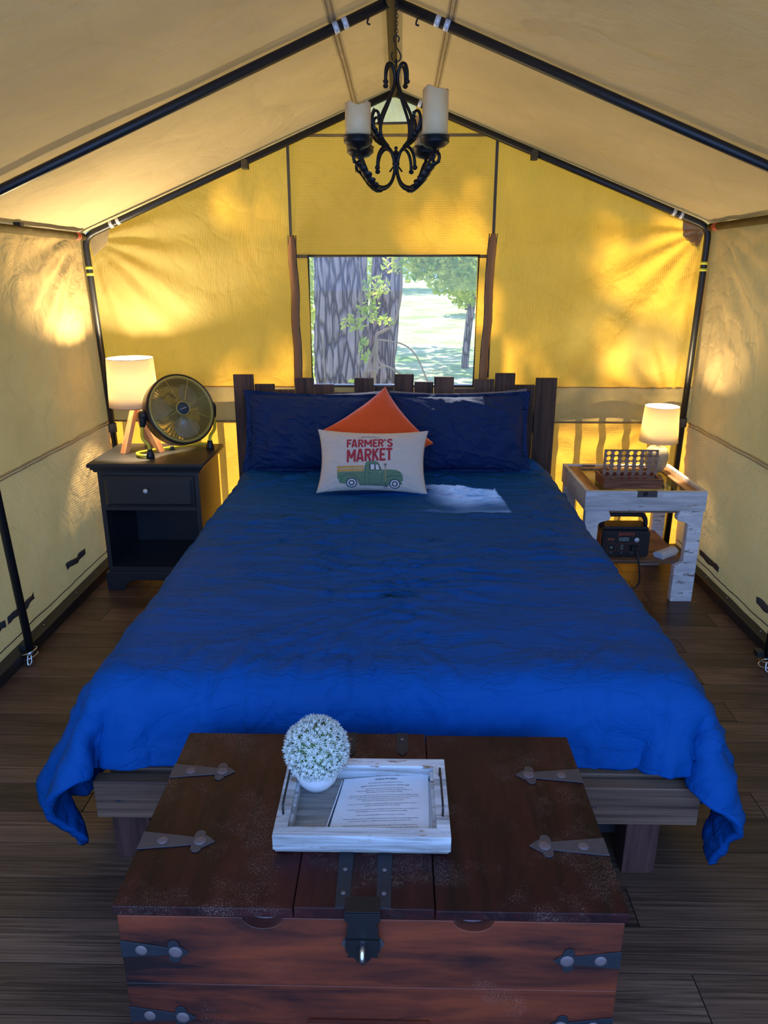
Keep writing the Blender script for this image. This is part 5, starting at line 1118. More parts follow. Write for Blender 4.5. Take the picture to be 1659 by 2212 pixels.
for x_, dirn, y_, L in ((-.092, 1, CY0 - .003, .155), (-.020, 1, CY0 - .003, .155), (-.106, -1, CY1, .09), (.014, -1, CY1, .085)):
    pts = [(0, -.0125), (L * .78, -.0135), (L * .9, -.009), (L, 0), (L * .9, .009), (L * .78, .0135), (0, .0125)]
    Mx = frame((x_, y_, CT + .0037), (0, dirn, 0), (-dirn, 0, 0), (0, 0, 1))
    o = B().prism(pts, 0, .0018, 'z', Mx).build('iron_band', M['ironblue'], ch, bevel=.0005)
    for r in ((.2, .55) if dirn > 0 else (.3,)):
        B().lathe([(.0045, .0018), (.004, .003), (.0001, .0035)], 12, Mx @ Matrix.Translation((L * r, 0, 0))).build('rivet', M['rivet'], o)
# hasp
hz = [(-.031, .502), (-.031, .486), (-.024, .478), (-.026, .472), (-.0285, .466), (-.0255, .459), (-.028, .452), (-.030, .447), (-.026, .444), (-.029, .438), (-.031, .430), (-.030, .418), (-.025, .410), (-.027, .403), (-.016, .404), (-.011, .396), (-.005, .391), (0, .385)]
hp = [(-.0565 + x, z) for x, z in hz] + [(-.0565 - x, z) for x, z in reversed(hz[:-1])]
hs = B().prism(hp, CY0 - .0135, CY0 - .0105, 'y').box(-.0875, -.0255, CY0 - .0135, CY0 + .02, .5038, .506).build('hasp', M['blackmetal'], ch, bevel=.0006)
B().box(-.087, -.026, CY0 - .0165, CY0 - .0137, .4435, .4465).build('hasp_hinge', M['blackmetal'], hs)
B().prism([(-.0565 + .037 * math.cos(a), .424 + .020 * math.sin(a)) for a in [i * pi / 12 for i in range(24)]], CY0 - .0030, CY0 - .0004, 'y').build('escutcheon', M['iron'], ch, bevel=.0005)
B().tube(smooth_path([(-.0565, CY0 - .012, .434), (-.0565, CY0 - .026, .432), (-.0565, CY0 - .032, .422), (-.0565, CY0 - .026, .412), (-.0565, CY0 - .012, .409)], 5), .0048, 8).build('staple', M['chrome'], ch)
# ring handles at the two ends
for sx, x_ in ((1, CX1 - .006), (-1, CX0 + .006)):
    pts = [(x_ + sx * (.012 + .028 * abs(math.sin(a / 2))), 1.22 + .045 * math.sin(a), .425 - .030 + .03 * math.cos(a)) for a in [2 * pi * i / 24 for i in range(24)]]
    B().tube(pts, .0042, 8, closed=True).build('ring_handle', M['ironblue'], ch)
    B().box(min(x_, x_ + sx * .016), max(x_, x_ + sx * .016), 1.19, 1.25, .415, .44).build('handle_plate', M['iron'], ch, bevel=.002)

# ================================================================== TRAY AND WHAT IS IN IT
tr = thing('serving_tray', 'whitewashed wooden tray with thin black handles on the chest', 'tray', (-.063, 1.24, .5045))
T0 = .5045; TX0, TX1, TY0, TY1 = -.232, .104, 1.127, 1.362; TW = .026; TH = .040
B().box(TX0 + .004, TX1 - .004, TY0 + .004, TY1 - .004, T0, T0 + .006).build('base_board', M['traybot'], tr)
def mitre(x0, x1, y0, y1, side):
    w = TW
    P4 = {'f': [(x0, y0), (x1, y0), (x1 - w, y0 + w), (x0 + w, y0 + w)], 'b': [(x0 + w, y1 - w), (x1 - w, y1 - w), (x1, y1), (x0, y1)],
          'l': [(x0, y0), (x0 + w, y0 + w), (x0 + w, y1 - w), (x0, y1)], 'r': [(x1 - w, y0 + w), (x1, y0), (x1, y1), (x1 - w, y1 - w)]}[side]
    return B().prism(P4, T0 + .0062, T0 + TH)
for s_ in 'fblr': mitre(TX0, TX1, TY0, TY1, s_).build('rail', M['tray'], tr, bevel=.0015)
for s_, q in (('l', TX0 + TW), ('r', TX1 - TW)):
    sg = 1 if s_ == 'l' else -1
    B().box(min(q, q + sg * .006), max(q, q + sg * .006), TY0 + TW, TY1 - TW, T0 + .0062, T0 + .030).build('inner_lip', M['tray'], tr)
for x_ in (TX0 + .013, TX1 - .013):
    B().tube(smooth_path([(x_, 1.185, T0 + TH), (x_, 1.186, T0 + TH + .018), (x_, 1.20, T0 + TH + .022), (x_, 1.29, T0 + TH + .022), (x_, 1.304, T0 + TH + .018), (x_, 1.305, T0 + TH)], 4), .0022, 8).build('handle', M['blackpipe'], tr)
# cards: a grey-edged backing, a loose sheet and the scalloped information sheet on top
ZB = T0 + .0065
pd = B().prism([(-.138, 1.157), (.070, 1.162), (.072, 1.333), (-.112, 1.327)], ZB, ZB + .003); pd.build('folder', M['printdark'], None, 'dark blue folder under the printed sheet in the tray', 'folder')
B().prism([(-.141, 1.158), (-.1385, 1.158), (-.113, 1.325), (-.1155, 1.325)], ZB, ZB + .0035).build('white_card', M['paper'], None, 'edge of white card beside the dark folder in the tray', 'card')
pb_ = B().prism([(-.10, 1.154), (.0745, 1.158), (.0765, 1.326), (-.06, 1.318)], ZB + .0032, ZB + .0042); pb_.build('paper_sheet', M['paper'], None, 'plain white sheet lying under the printed one', 'paper')
for k in range(6): pass
def pz_(s, t):  # sheet surface height, gently curled
    return ZB + .0062 + .006 * (1 - t) * 0 + .0035 * math.sin(pi * s) ** 2 * t + .004 * t * s + .0015 * math.sin(6 * t)
A, Bq, C_, D_ = Vector((-.133, 1.157)), Vector((.066, 1.167)), Vector((.070, 1.338)), Vector((-.111, 1.328))
def psurf(s, t, off=0):
    p = (A * (1 - s) + Bq * s) * (1 - t) + (D_ * (1 - s) + C_ * s) * t
    return Vector((p.x, p.y, pz_(s, t) + off))
b = B()
NSC = 64
def edge_s(s, t):
    sc_ = .0016 * (.5 + .5 * math.cos(2 * pi * s * 36)); tc_ = .0016 * (.5 + .5 * math.cos(2 * pi * t * 30))
    return s, t
def pg(u, v):
    s, t = u, v
    e = .0085
    if v in (0, 1): t = v + (1 if v == 0 else -1) * e * (.5 + .5 * math.cos(2 * pi * u * 38))
    if u in (0, 1): s = u + (1 if u == 0 else -1) * e * (.5 + .5 * math.cos(2 * pi * v * 32))
    return psurf(s, t)
b.grid(pg, 152, 128); ps_ = b.build('information_sheet', M['paper'], None, 'laminated camping information sheet with scalloped edge in the tray', 'paper', recalc=False)
LINES = [("Camping Information", .935, .026, 1), ("NO smoking, candles or open flames inside the tents.", .875, .016, 0), ("PLEASE DO NOT leave food or trash inside the tent, it will attract animals", .825, .016, 1),
 ("Power: There is a power box located in your tent for your", .775, .016, 0), ("lamp and charging purposes. You will need to activate each charge port when in use.", .742, .016, 0), ("*Please bring to front desk each morning for recharge*", .709, .016, 0),
 ("Fan/Heater: In the summer you have a fan for your use. If you leave it on medium it will last you about", .655, .016, 0), ("8 hours. In the winter there is a propane heater available for your use. Please turn on the propane tank", .622, .016, 0), ("on the outside of your tent and then follow heater instructions inside the tent.", .589, .016, 0), ("*Please bring fan to the front desk each morning for recharge*", .556, .016, 0),
 ("Feel free to use our sink, fridge, ice machine and purified water dispenser all of which are located", .500, .016, 0), ("downstairs on the back side of the outpost building.", .467, .016, 0),
 ("Our bathhouse is located behind the outpost building directly beyond the ramp where you will find 4", .400, .016, 0), ("shower/changing rooms and 4 restrooms on the backside of the building.", .365, .016, 0), ("There is a propane grill available for you to use at your convenience.", .305, .016, 0),
 ("Feel free to Build a fire in the communal fire pit, whenever you would like. S'mores kits, additional food", .245, .016, 0), ("items as well as toiletries, are available for purchase at the Outpost check-in counter.", .210, .016, 0),
 ("Departure Instructions: Please strip the bed sheets and leave them on top of bed. Bring your fan and", .140, .016, 0), ("power box to the front desk. If no one is at the front desk please just leave on the counter. Have a safe", .105, .016, 0), ("trip home!", .065, .016, 0)]
tb = B()
for txt, tv, hs_, und in LINES:
    vs, fs = text_mesh(txt, 1.0, .012 if not und else .02, 1, 'CENTER')
    w_ = max(v.x for v in vs); sx = min(.0182, .47 / w_) if hs_ < .02 else .0300
    tb.add([psurf(.5 + v.x * sx, tv + v.y * (hs_ * 1.35), .0004) for v in vs], fs)
    if und: tb.add([psurf(.5 + x_ * w_ * sx, tv - .006 - d_, .0004) for x_, d_ in ((-1, 0), (1, 0), (1, .003), (-1, .003))], [(0, 1, 2, 3)])
tb.build('printed_text', M['ink'], ps_, recalc=False)
# potted white flower ball
pl = thing('potted_flower_ball', 'round ball of tiny white flowers in a white stone pot on the tray', 'plant', (-.167, 1.30, T0 + .0065))
PC = Vector((-.167, 1.312, T0 + .0068))
B().lathe([(.018, 0), (.030, .006), (.041, .020), (.0445, .034), (.042, .046), (.038, .052), (.034, .052), (.034, .044), (.001, .044)], 40, Matrix.Translation(PC)).build('pot', M['pot'], pl)
FC = PC + Vector((0, .006, .088)); FR = .066
b = B(); b.ball(FC, FR * .72, 20, 14); b.build('moss_core', M['stemgreen'], pl)
rnd = random.Random(3); fbm = B(); gbm = B()
for i in range(1150):
    g_ = pi * (3 - math.sqrt(5)) * i; zz = 1 - 2 * (i + .5) / 1150
    if zz < -.72: continue
    r_ = math.sqrt(1 - zz * zz); n_ = Vector((r_ * math.cos(g_), r_ * math.sin(g_), zz))
    n_ = (n_ + Vector((rnd.uniform(-.1, .1), rnd.uniform(-.1, .1), rnd.uniform(-.1, .1)))).normalized()
    R0 = FR * rnd.uniform(.86, 1.0); c_ = FC + n_ * R0
    a_ = n_.orthogonal().normalized(); q_ = n_.cross(a_); ph = rnd.uniform(0, 6.28)
    st = n_ * .006
    for k in range(6):
        an = ph + k * pi / 3 + rnd.uniform(-.2, .2); dr = a_ * math.cos(an) + q_ * math.sin(an); sd = n_.cross(dr) * .0011
        tip = c_ + dr * .0070 * rnd.uniform(.7, 1.2) + n_ * rnd.uniform(.003, .008)
        m_ = c_ + dr * .003 + n_ * .002
        fbm.add([c_ - n_ * .002, m_ - sd, tip, m_ + sd], [(0, 1, 2, 3)])
    if i % 2 == 0:
        dr = a_ * math.cos(ph) + q_ * math.sin(ph); sd = n_.cross(dr) * .0024; c2 = FC + n_ * R0 * .88
        gbm.add([c2, c2 + dr * .006 - sd + n_ * .003, c2 + dr * .012 + n_ * .006, c2 + dr * .006 + sd + n_ * .003], [(0, 1, 2, 3)])
fbm.build('petals', M['petal'], pl, kind='stuff', recalc=False); gbm.build('leaves', M['stemgreen'], pl, kind='stuff', recalc=False)

# ================================================================== LEFT NIGHTSTAND
ns = thing('nightstand', 'black nightstand with one drawer and open shelf left of the bed', 'nightstand', (-1.215, 3.66, 0))
NX0, NX1, NY0, NY1 = -1.462, -.968, 3.455, 3.865; NZ = .67
for k, (g_, z0, z1) in enumerate(((.034, NZ - .012, NZ), (.028, NZ - .020, NZ - .012), (.016, NZ - .034, NZ - .020), (.008, NZ - .046, NZ - .034))):
    pass
b = B()
prof = [(.012, NZ - .048), (.014, NZ - .038), (.022, NZ - .034), (.026, NZ - .024), (.034, NZ - .020), (.036, NZ - .010), (.030, NZ)]
v = []; f = []
for g_, z_ in prof: v += [(NX0 - g_, NY0 - g_, z_), (NX1 + g_, NY0 - g_, z_), (NX1 + g_, NY1, z_), (NX0 - g_, NY1, z_)]
for i in range(len(prof) - 1):
    for j in range(4): f.append((i * 4 + j, i * 4 + (j + 1) % 4, i * 4 + 4 + (j + 1) % 4, i * 4 + 4 + j))
f.append((3, 2, 1, 0)); n_ = (len(prof) - 1) * 4; f.append((n_, n_ + 1, n_ + 2, n_ + 3))
B().add(v, f).build('top', M['nscab'], ns, bevel=.001)
B().box(NX0, NX0 + .022, NY0, NY1, .10, NZ - .048).build('side_panel', M['nscab'], ns, bevel=.001)
B().box(NX1 - .022, NX1, NY0, NY1, .10, NZ - .048).build('side_panel', M['nscab'], ns, bevel=.001)
B().box(NX0 + .022, NX1 - .022, NY1 - .012, NY1, .10, NZ - .048).build('back_panel', M['nscab'], ns)
B().box(NX0 + .022, NX1 - .022, NY0, NY0 + .02, NZ - .066, NZ - .048).build('top_rail', M['nscab'], ns)
B().box(NX0 + .022, NX1 - .022, NY0, NY1 - .012, .425, .442).build('drawer_shelf', M['nscab'], ns, bevel=.001)
B().box(NX0 + .022, NX1 - .022, NY0, NY1 - .012, .10, .125).build('bottom_shelf', M['nscab'], ns)
dw = B(); x0, x1, z0, z1 = NX0 + .024, NX1 - .024, .444, NZ - .068
dw.box(x0, x1, NY0 - .004, NY0 + .30, z0, z1)
g1 = [(x0 + .004, z0 + .004), (x1 - .004, z0 + .004), (x1 - .004, z1 - .004), (x0 + .004, z1 - .004)]; g2 = [(x0 + .02, z0 + .02), (x1 - .02, z0 + .02), (x1 - .02, z1 - .02), (x0 + .02, z1 - .02)]
dw.add([(p[0], NY0 - .004, p[1]) for p in g1] + [(p[0], NY0 - .013, p[1]) for p in g2], [(0, 1, 5, 4), (1, 2, 6, 5), (2, 3, 7, 6), (3, 0, 4, 7), (4, 5, 6, 7)])
dro = dw.build('drawer', M['nscab'], ns, bevel=.001)
B().lathe([(.005, 0), (.005, .012), (.0085, .018), (.0115, .022), (.011, .027), (.006, .030), (.0001, .031)], 24, frame((-1.222, NY0 - .012, .535), (1, 0, 0), (0, 0, 1), (0, -1, 0))).build('knob', M['silver'], dro)
# bracket plinth
bx0, bx1 = NX0 - .012, NX1 + .012
pts = [(bx0, 0), (bx0 + .085, 0), (bx0 + .095, .03), (bx0 + .12, .05), (bx0 + .15, .056), (bx1 - .15, .056), (bx1 - .12, .05), (bx1 - .095, .03), (bx1 - .085, 0), (bx1, 0), (bx1, .10), (bx0, .10)]
B().prism(pts, NY0 - .014, NY0 + .004, 'y').build('plinth', M['nscab'], ns, bevel=.003)
for x0 in (bx0, bx1 - .018):
    B().prism([(NY0 + .004, 0), (NY0 + .08, 0), (NY0 + .10, .05), (NY1 - .10, .05), (NY1 - .08, 0), (NY1, 0), (NY1, .10), (NY0 + .004, .10)], x0, x0 + .018, 'x').build('plinth_side', M['nscab'], ns, bevel=.002)

# tripod lamp
tl = thing('table_lamp', 'lit lamp with white drum shade on pale wooden tripod legs', 'lamp', (-1.32, 3.765, NZ))
LC = Vector((-1.345, 3.735, 0)); 
sb = B().lathe([(.122, .895), (.113, 1.135)], 48, Matrix.Translation(LC), cap=False); sb.build('shade', M['shadeL'], tl, solid=.0015, recalc=False)
for z_, r_ in ((.895, .1225), (1.135, .1135)):
    B().tube([LC + Vector((r_ * math.cos(a), r_ * math.sin(a), z_)) for a in [2 * pi * i / 48 for i in range(48)]], .0016, 6, closed=True).build('shade_rim', M['sash'], tl)
apex = LC + Vector((.01, .0, .925))
for fx, fy_ in ((-1.385, 3.640), (-1.215, 3.675), (-1.325, 3.835)):
    ft_ = Vector((fx, fy_, NZ + .0005)); d_ = (apex - ft_).normalized()
    sx = Vector((-d_.y, d_.x, 0)).normalized(); sy = d_.cross(sx)
    b = B(); v = []
    for c_, w_ in ((ft_, .0185), (apex, .016)):
        for a_, q_ in ((-1, -1), (1, -1), (1, 1), (-1, 1)):
            p = c_ + sx * w_ * a_ * .95 + sy * w_ * q_ * .75
            if c_ is ft_: p -= d_ * ((p.z - NZ - .0005) / d_.z)
            v.append(p)
    b.add(v, [(0, 1, 2, 3), (7, 6, 5, 4), (0, 4, 5, 1), (1, 5, 6, 2), (2, 6, 7, 3), (3, 7, 4, 0)]).build('leg', M['pine'], tl, bevel=.001)
B().lathe([(.014, .90), (.014, .95), (.018, .955), (.018, .98), (.0001, .981)], 16, Matrix.Translation(LC)).build('socket', M['whitepl'], tl)
def bulb_mat(name, c, s):
    t = NT(name); e = t.n('ShaderNodeEmission', Color=(*c, 1), Strength=s); t.link(e.outputs[0], t.out.inputs[0]); return t.m
def bulb(parent, c, r, col, strength, watts):
    B().ball(c, r, 16, 12).build('bulb', bulb_mat(parent.name + '_bulb', col, strength), parent)
    ld = bpy.data.lights.new('bulb_light', 'POINT'); ld.energy = watts; ld.color = col; ld.shadow_soft_size = r * 1.1
    lo = bpy.data.objects.new('bulb_light', ld); COL.objects.link(lo); lo.parent = parent
    lo.location = Vector(c) - OFF[parent.name] + Vector((0, 0, r * 2.3))
bulb(tl, LC + Vector((0, 0, 1.005)), .028, (1, .78, .45), 12, LAMP_L)

# fan
fan = thing('floor_fan', 'round yellow and bronze portable fan tilted on its tube stand', 'fan', (-1.09, 3.66, NZ))
az, elv = R_(42), R_(20)
n_ = Vector((math.cos(elv) * math.sin(az), -math.cos(elv) * math.cos(az), math.sin(elv)))
sx = Vector((math.cos(az), math.sin(az), 0)); up = sx.cross(n_) * -1
if up.z < 0: up = -up
FCN = Vector((-1.082, 3.66, .893)); FM = frame(FCN, sx, up, n_)
FRD = .172
def L2(r, a, z): return (r * math.cos(a), r * math.sin(a), z)
hb = B().lathe([(FRD - .030, -.105), (FRD - .012, -.098), (FRD + .002, -.075), (FRD + .006, -.02), (FRD + .007, -.002), (FRD + .004, .004), (FRD - .002, .005), (FRD - .003, -.002), (FRD - .002, -.075), (FRD - .016, -.095), (FRD - .032, -.100)], 72, FM, cap=False)
hb.build('housing', M['fanbody'], fan)
B().lathe([(FRD - .003, -.002), (FRD - .003, .004), (FRD - .010, .006), (FRD - .018, .003), (FRD - .018, -.002)], 72, FM, cap=False).build('front_rim', M['khaki'], fan)
def grille(name, zf, sgn, n_r, spokes, mat, r0=.036, r1=.156, wr=.0014):
    b = B()
    for i in range(n_r):
        r = r0 + (r1 - r0) * i / (n_r - 1); z = zf(r)
        b.tube([L2(r, 2 * pi * k / 56, z) for k in range(56)], wr, 4, closed=True, M=FM)
    for k in range(spokes):
        a = 2 * pi * k / spokes + .35
        b.tube([L2(r, a + (r - r0) * (0 if sgn > 0 else 1.5), zf(r) + sgn * .0012) for r in [r0 - .005 + (FRD - .012 - r0) * j / 8 for j in range(9)]], wr * 1.3, 5, M=FM)
    return b.build(name, mat, fan)
grille('front_grille', lambda r: .004 + .012 * (1 - (r / FRD) ** 2), 1, 24, 8, M['khaki'])
grille('rear_grille', lambda r: -.098 - .006 * (1 - (r / FRD) ** 2), -1, 20, 12, M['blackmetal'], .05, .15)
hub = B().lathe([(.036, .010), (.037, .018), (.033, .021), (.031, .019)], 40, FM, cap=False).build('hub_ring', M['khaki'], fan)
cap_ = B().lathe([(.032, .014), (.031, .0195), (.0001, .0205)], 40, FM, cap=False).build('hub_cap', M['printdark'], fan)
vs, fs = text_mesh('GeekAire', .0105, 0, 1)
B().add([FM @ Vector((v.x, v.y - .003 + v.x * .2, .0212)) for v in vs], fs).build('hub_lettering', M['silver'], cap_, recalc=False)
for k in range(3):
    a0 = R_(155) + k * 2 * pi / 3
    def bl(s, t):
        r = .03 + (.148 - .03) * t; wdt = R_(34) * (.55 + .75 * math.sin(pi * min(1, t * .85 + .05)))
        a = a0 + (s - .5) * wdt * 1.6 + .25 * t
        return tuple(FM @ Vector(L2(r - .010 * (2 * s - 1) ** 2 * t, a, -.045 + .034 * (s - .5) * (1 - .4 * t))))
    B().grid(bl, 12, 14).build('blade', M['blade'], fan, solid=.0016, recalc=False)
B().lathe([(.0001, -.115), (.045, -.112), (.048, -.07), (.030, -.04), (.028, -.02), (.0001, -.02)], 32, FM).build('motor', M['blackpl'], fan)
piv = {}
for sg in (-1, 1):
    pc = FCN + sx * sg * (FRD + .016) - n_ * .045
    B().lathe([(.020, -.016), (.024, -.010), (.024, .010), (.017, .016), (.0001, .017)], 28, frame(pc, n_, up, sx * sg)).build('pivot_knob', M['blackpl'], fan)
    low = pc + Vector((0, 0, -.055)) + sx * sg * .006
    B().tube(smooth_path([pc + sx * sg * .002, pc + (low - pc) * .5 + n_ * .004, low], 4), [.020] * 3 + [.018, .017, .016, .015, .014, .013], 14).build('pivot_arm', M['blackpl'], fan)
    piv[sg] = low
fy_ = Vector((math.sin(az), -math.cos(az), 0))   # forward, horizontal
zf_ = NZ + .011
fl_ = Vector((-1.222, 3.540, NZ + .03)); frr = Vector((-.975, 3.745, NZ + .03))
st_ = B()
for sg, foot in ((-1, fl_), (1, frr)):
    st_.tube(smooth_path([piv[sg] + Vector((0, 0, .012)), piv[sg] * .5 + foot * .5 + sx * sg * .018 + Vector((0, 0, .01)), foot + sx * sg * .004 + Vector((0, 0, .035)), foot + Vector((0, 0, -.01))], 6), .0082, 12)
bl_ = -fy_
p1 = fl_ + Vector((-.03, -.002, -.02)); back = [fl_ + Vector((0, 0, -.018)), fl_ + sx * -.03 + bl_ * .02 + Vector((0, 0, -.018)), fl_ + sx * -.035 + bl_ * .07 + Vector((0, 0, -.018)), fl_ + bl_ * .10 + Vector((0, 0, -.018)), (fl_ + frr) / 2 + bl_ * .105 + Vector((0, 0, -.018)), frr + bl_ * .085 + Vector((0, 0, -.018)), frr + bl_ * .04 + sx * .012 + Vector((0, 0, -.018)), frr + Vector((0, 0, -.018))]
for q in back: q.z = zf_ + .001
st_.tube(smooth_path(back, 7), .0082, 12)
st_.build('tube_stand', M['yellow'], fan)
for foot in (fl_, frr):
    B().lathe([(.019, NZ + .0005 - foot.z), (.021, NZ + .012 - foot.z), (.015, NZ + .03 - foot.z), (.012, NZ + .045 - foot.z)], 20, Matrix.Translation(foot)).build('rubber_foot', M['blackpl'], fan)
bp = back[4]; B().box(bp.x - .012, bp.x + .012, bp.y - .012, bp.y + .012, NZ + .0005, NZ + .02).build('rear_pad', M['blackpl'], fan, bevel=.003)
B().tube([FM @ Vector(L2(.055, 2.0, -.10)), FM @ Vector(L2(.09, 1.9, -.13)), FM @ Vector(L2(.11, 1.5, -.13)), FM @ Vector(L2(.08, 1.2, -.10))], .007, 10).build('carry_handle', M['blackpl'], fan)

# ================================================================== RIGHT TABLE
tbx = thing('side_table', 'distressed white table with glass top and notched legs', 'table', (1.17, 3.62, 0))
AX0, AX1, AY0, AY1 = .886, 1.455, 3.36, 3.885; AZ = .565; AP = .097
# front apron with a cut-out showing an old mortise lock
B().prism([(AX0, AZ - AP), (AX1, AZ - AP), (AX1, AZ), (1.222, AZ), (1.222, AZ - .031), (1.128, AZ - .031), (1.128, AZ), (AX0, AZ)], AY0, AY0 + .02, 'y').build('front_apron', M['white_wood'], tbx, bevel=.0015)
B().box(1.128, 1.222, AY0 + .008, AY0 + .019, AZ - .031, AZ - .002).build('lock_plate', M['iron'], tbx, bevel=.001)
B().lathe([(.012, 0), (.012, .002), (.009, .003), (.009, .0015), (.0001, .0015)], 20, frame((1.168, AY0 + .0078, AZ - .016), (1, 0, 0), (0, 0, 1), (0, -1, 0))).build('keyhole', M['ironblue'], tbx)
for x0 in (AX0, AX1 - .02): B().box(x0, x0 + .02, AY0 + .0205, AY1, AZ - AP, AZ).build('side_apron', M['white_wood'], tbx, bevel=.0015)
B().box(AX0 + .0205, AX1 - .0205, AY1 - .02, AY1, AZ - AP, AZ).build('back_apron', M['white_wood'], tbx, bevel=.0015)
SZ = AZ - .008
B().box(AX0 + .021, AX0 + .075, AY0 + .021, AY1 - .021, SZ - .03, SZ).build('sash_rail', M['sash'], tbx, bevel=.002)
B().box(AX1 - .075, AX1 - .021, AY0 + .021, AY1 - .021, SZ - .03, SZ - .004).build('sash_rail', M['sash'], tbx, bevel=.002)
B().box(AX0 + .0755, AX1 - .0755, AY0 + .021, AY0 + .036, SZ - .03, SZ).build('sash_rail', M['sash'], tbx, bevel=.002)
B().box(AX0 + .0755, AX1 - .0755, AY1 - .055, AY1 - .021, SZ - .03, SZ).build('sash_rail', M['sash'], tbx, bevel=.002)
B().box(AX0 + .0755, AX1 - .0755, AY0 + .0365, AY1 - .0555, SZ - .012, SZ - .008).build('glass_pane', M['glass'], tbx)
B().box(AX0 + .0755, AX1 - .0755, AY0 + .0365, AY1 - .0555, SZ - .075, SZ - .065).build('under_board', M['shelf'], tbx)
B().box(.985, 1.05, AY1 - .035, AY1 - .018, SZ + .0005, SZ + .006).build('sash_lift', M['iron'], tbx, bevel=.001)
B().box(AX0 + .05, AX1 - .05, AY0 + .03, AY0 + .05, AZ - AP - .018, AZ - AP).build('lower_rail', M['shelf'], tbx)
lp = [(.105, 0), (.105, .185), (.088, .195), (.072, .205), (.066, .215), (.066, .40), (.076, .408), (.092, .414), (.118, .420), (.122, .436), (.110, AZ - AP), (0, AZ - AP), (0, 0)]
for sg, xo in ((1, AX0 + .006), (-1, AX1 - .006)):
    for y0 in (AY0 + .002, AY1 - .05):
        pts = [(xo + sg * p[0], p[1]) for p in lp]
        B().prism(pts, y0, y0 + .042, 'y').build('leg', M['white_leg'], tbx, bevel=.003)
B().box(AX0 + .012, AX1 - .012 - .045, AY0 + .03, AY1 - .02, .188, .206).build('shelf', M['shelf'], tbx, bevel=.001)

# ceramic lamp
rlp = thing('table_lamp', 'smaller lit lamp with cream shade on a stoneware urn base', 'lamp', (1.335, 3.76, SZ))
RC = Vector((1.338, 3.76, SZ + .0005)); k_ = 1.0
B().lathe([(.030, 0), (.036, .004), (.050, .030), (.0585, .065), (.0585, .095), (.052, .118), (.040, .130), (.018, .134), (.0001, .134)], 48, Matrix.Translation(RC)).build('base', M['ceramic'], rlp)
B().lathe([(.006, .134), (.009, .138), (.006, .142), (.006, .162), (.009, .165), (.009, .18)], 20, Matrix.Translation(RC)).build('stem', M['chrome'], rlp)
B().lathe([(.0945, .160), (.083, .340)], 48, Matrix.Translation(RC), cap=False).build('shade', M['shadeR'], rlp, solid=.0015, recalc=False)
for z_, r_ in ((.160, .095), (.340, .0835)):
    B().tube([RC + Vector((r_ * math.cos(a), r_ * math.sin(a), z_)) for a in [2 * pi * i / 48 for i in range(48)]], .0014, 6, closed=True).build('shade_rim', M['shadeR'], rlp)
bulb(rlp, RC + Vector((0, 0, .235)), .024, (1, .78, .45), 12, LAMP_R)

# four-in-a-row game
g4 = thing('strategy_game', 'wooden four-in-a-row game with a board of round holes and red counters', 'game', (1.13, 3.5, SZ))
gz = SZ + .0012; GX0, GX1, GY0, GY1 = .985, 1.262, 3.425, 3.585
B().box(GX0 + .009, GX1 - .009, GY0 + .009, GY1 - .009, gz, gz + .006).build('tray_base', M['walnut'], g4)
for a in ((GX0, GX1, GY0, GY0 + .009), (GX0, GX1, GY1 - .009, GY1), (GX0, GX0 + .009, GY0 + .0091, GY1 - .0091), (GX1 - .009, GX1, GY0 + .0091, GY1 - .0091)):
    B().box(*a, gz, gz + .048).build('tray_side', M['walnut'], g4, bevel=.001)
# board with 42 real holes
bw, bh = .252, .158; nxh, nzh = 7, 6; bx_, bz_ = 1.004, gz + .008; by_ = 3.515
import bmesh
b = B(); NS = 20
cw, chh = bw / nxh, bh / nzh; rr_ = .0112
for side_y in (by_, by_ + .008):
    pass
for i in range(nxh):
    for j in range(nzh):
        cx = bx_ + cw * (i + .5); cz = bz_ + chh * (j + .5)
        sq = []; ci = []
        for k in range(NS):
            a = 2 * pi * k / NS + pi / NS * 0
            ca, sa = math.cos(a), math.sin(a); m_ = max(abs(ca) / (cw / 2), abs(sa) / (chh / 2))
            sq.append((cx + ca / m_, cz + sa / m_)); ci.append((cx + rr_ * ca, cz + rr_ * sa))
        v = [(p[0], by_, p[1]) for p in sq] + [(p[0], by_, p[1]) for p in ci] + [(p[0], by_ + .008, p[1]) for p in sq] + [(p[0], by_ + .008, p[1]) for p in ci]
        f = []
        for k in range(NS):
            n2 = (k + 1) % NS
            f += [(k, n2, NS + n2, NS + k), (2 * NS + k, 3 * NS + k, 3 * NS + n2, 2 * NS + n2), (NS + k, NS + n2, 3 * NS + n2, 3 * NS + k)]
        b.add(v, f)
x0, x1, z0, z1 = bx_, bx_ + bw, bz_, bz_ + bh
b.box(x0 - .004, x0, by_, by_ + .008, z0, z1 + .004).box(x1, x1 + .004, by_, by_ + .008, z0, z1 + .004).box(x0, x1, by_, by_ + .008, z1, z1 + .004).box(x0 - .004, x1 + .004, by_ , by_ + .008, z0 - .001, z0)
b.build('board', M['board'], g4, recalc=False)
for i in range(7):
    cx = bx_ + cw * (i + .5); cz = bz_ + chh * .5
    red = i in (2, 3, 4, 5)
    B().lathe([(.0108, 0), (.0108, .004), (.0001, .0041)], 20, frame((cx, by_ + .0085, cz), (1, 0, 0), (0, 0, 1), (0, 1, 0))).build('counter', M['counter'] if red else M['pine'], g4, 'red counter' if red else 'plain wood counter')

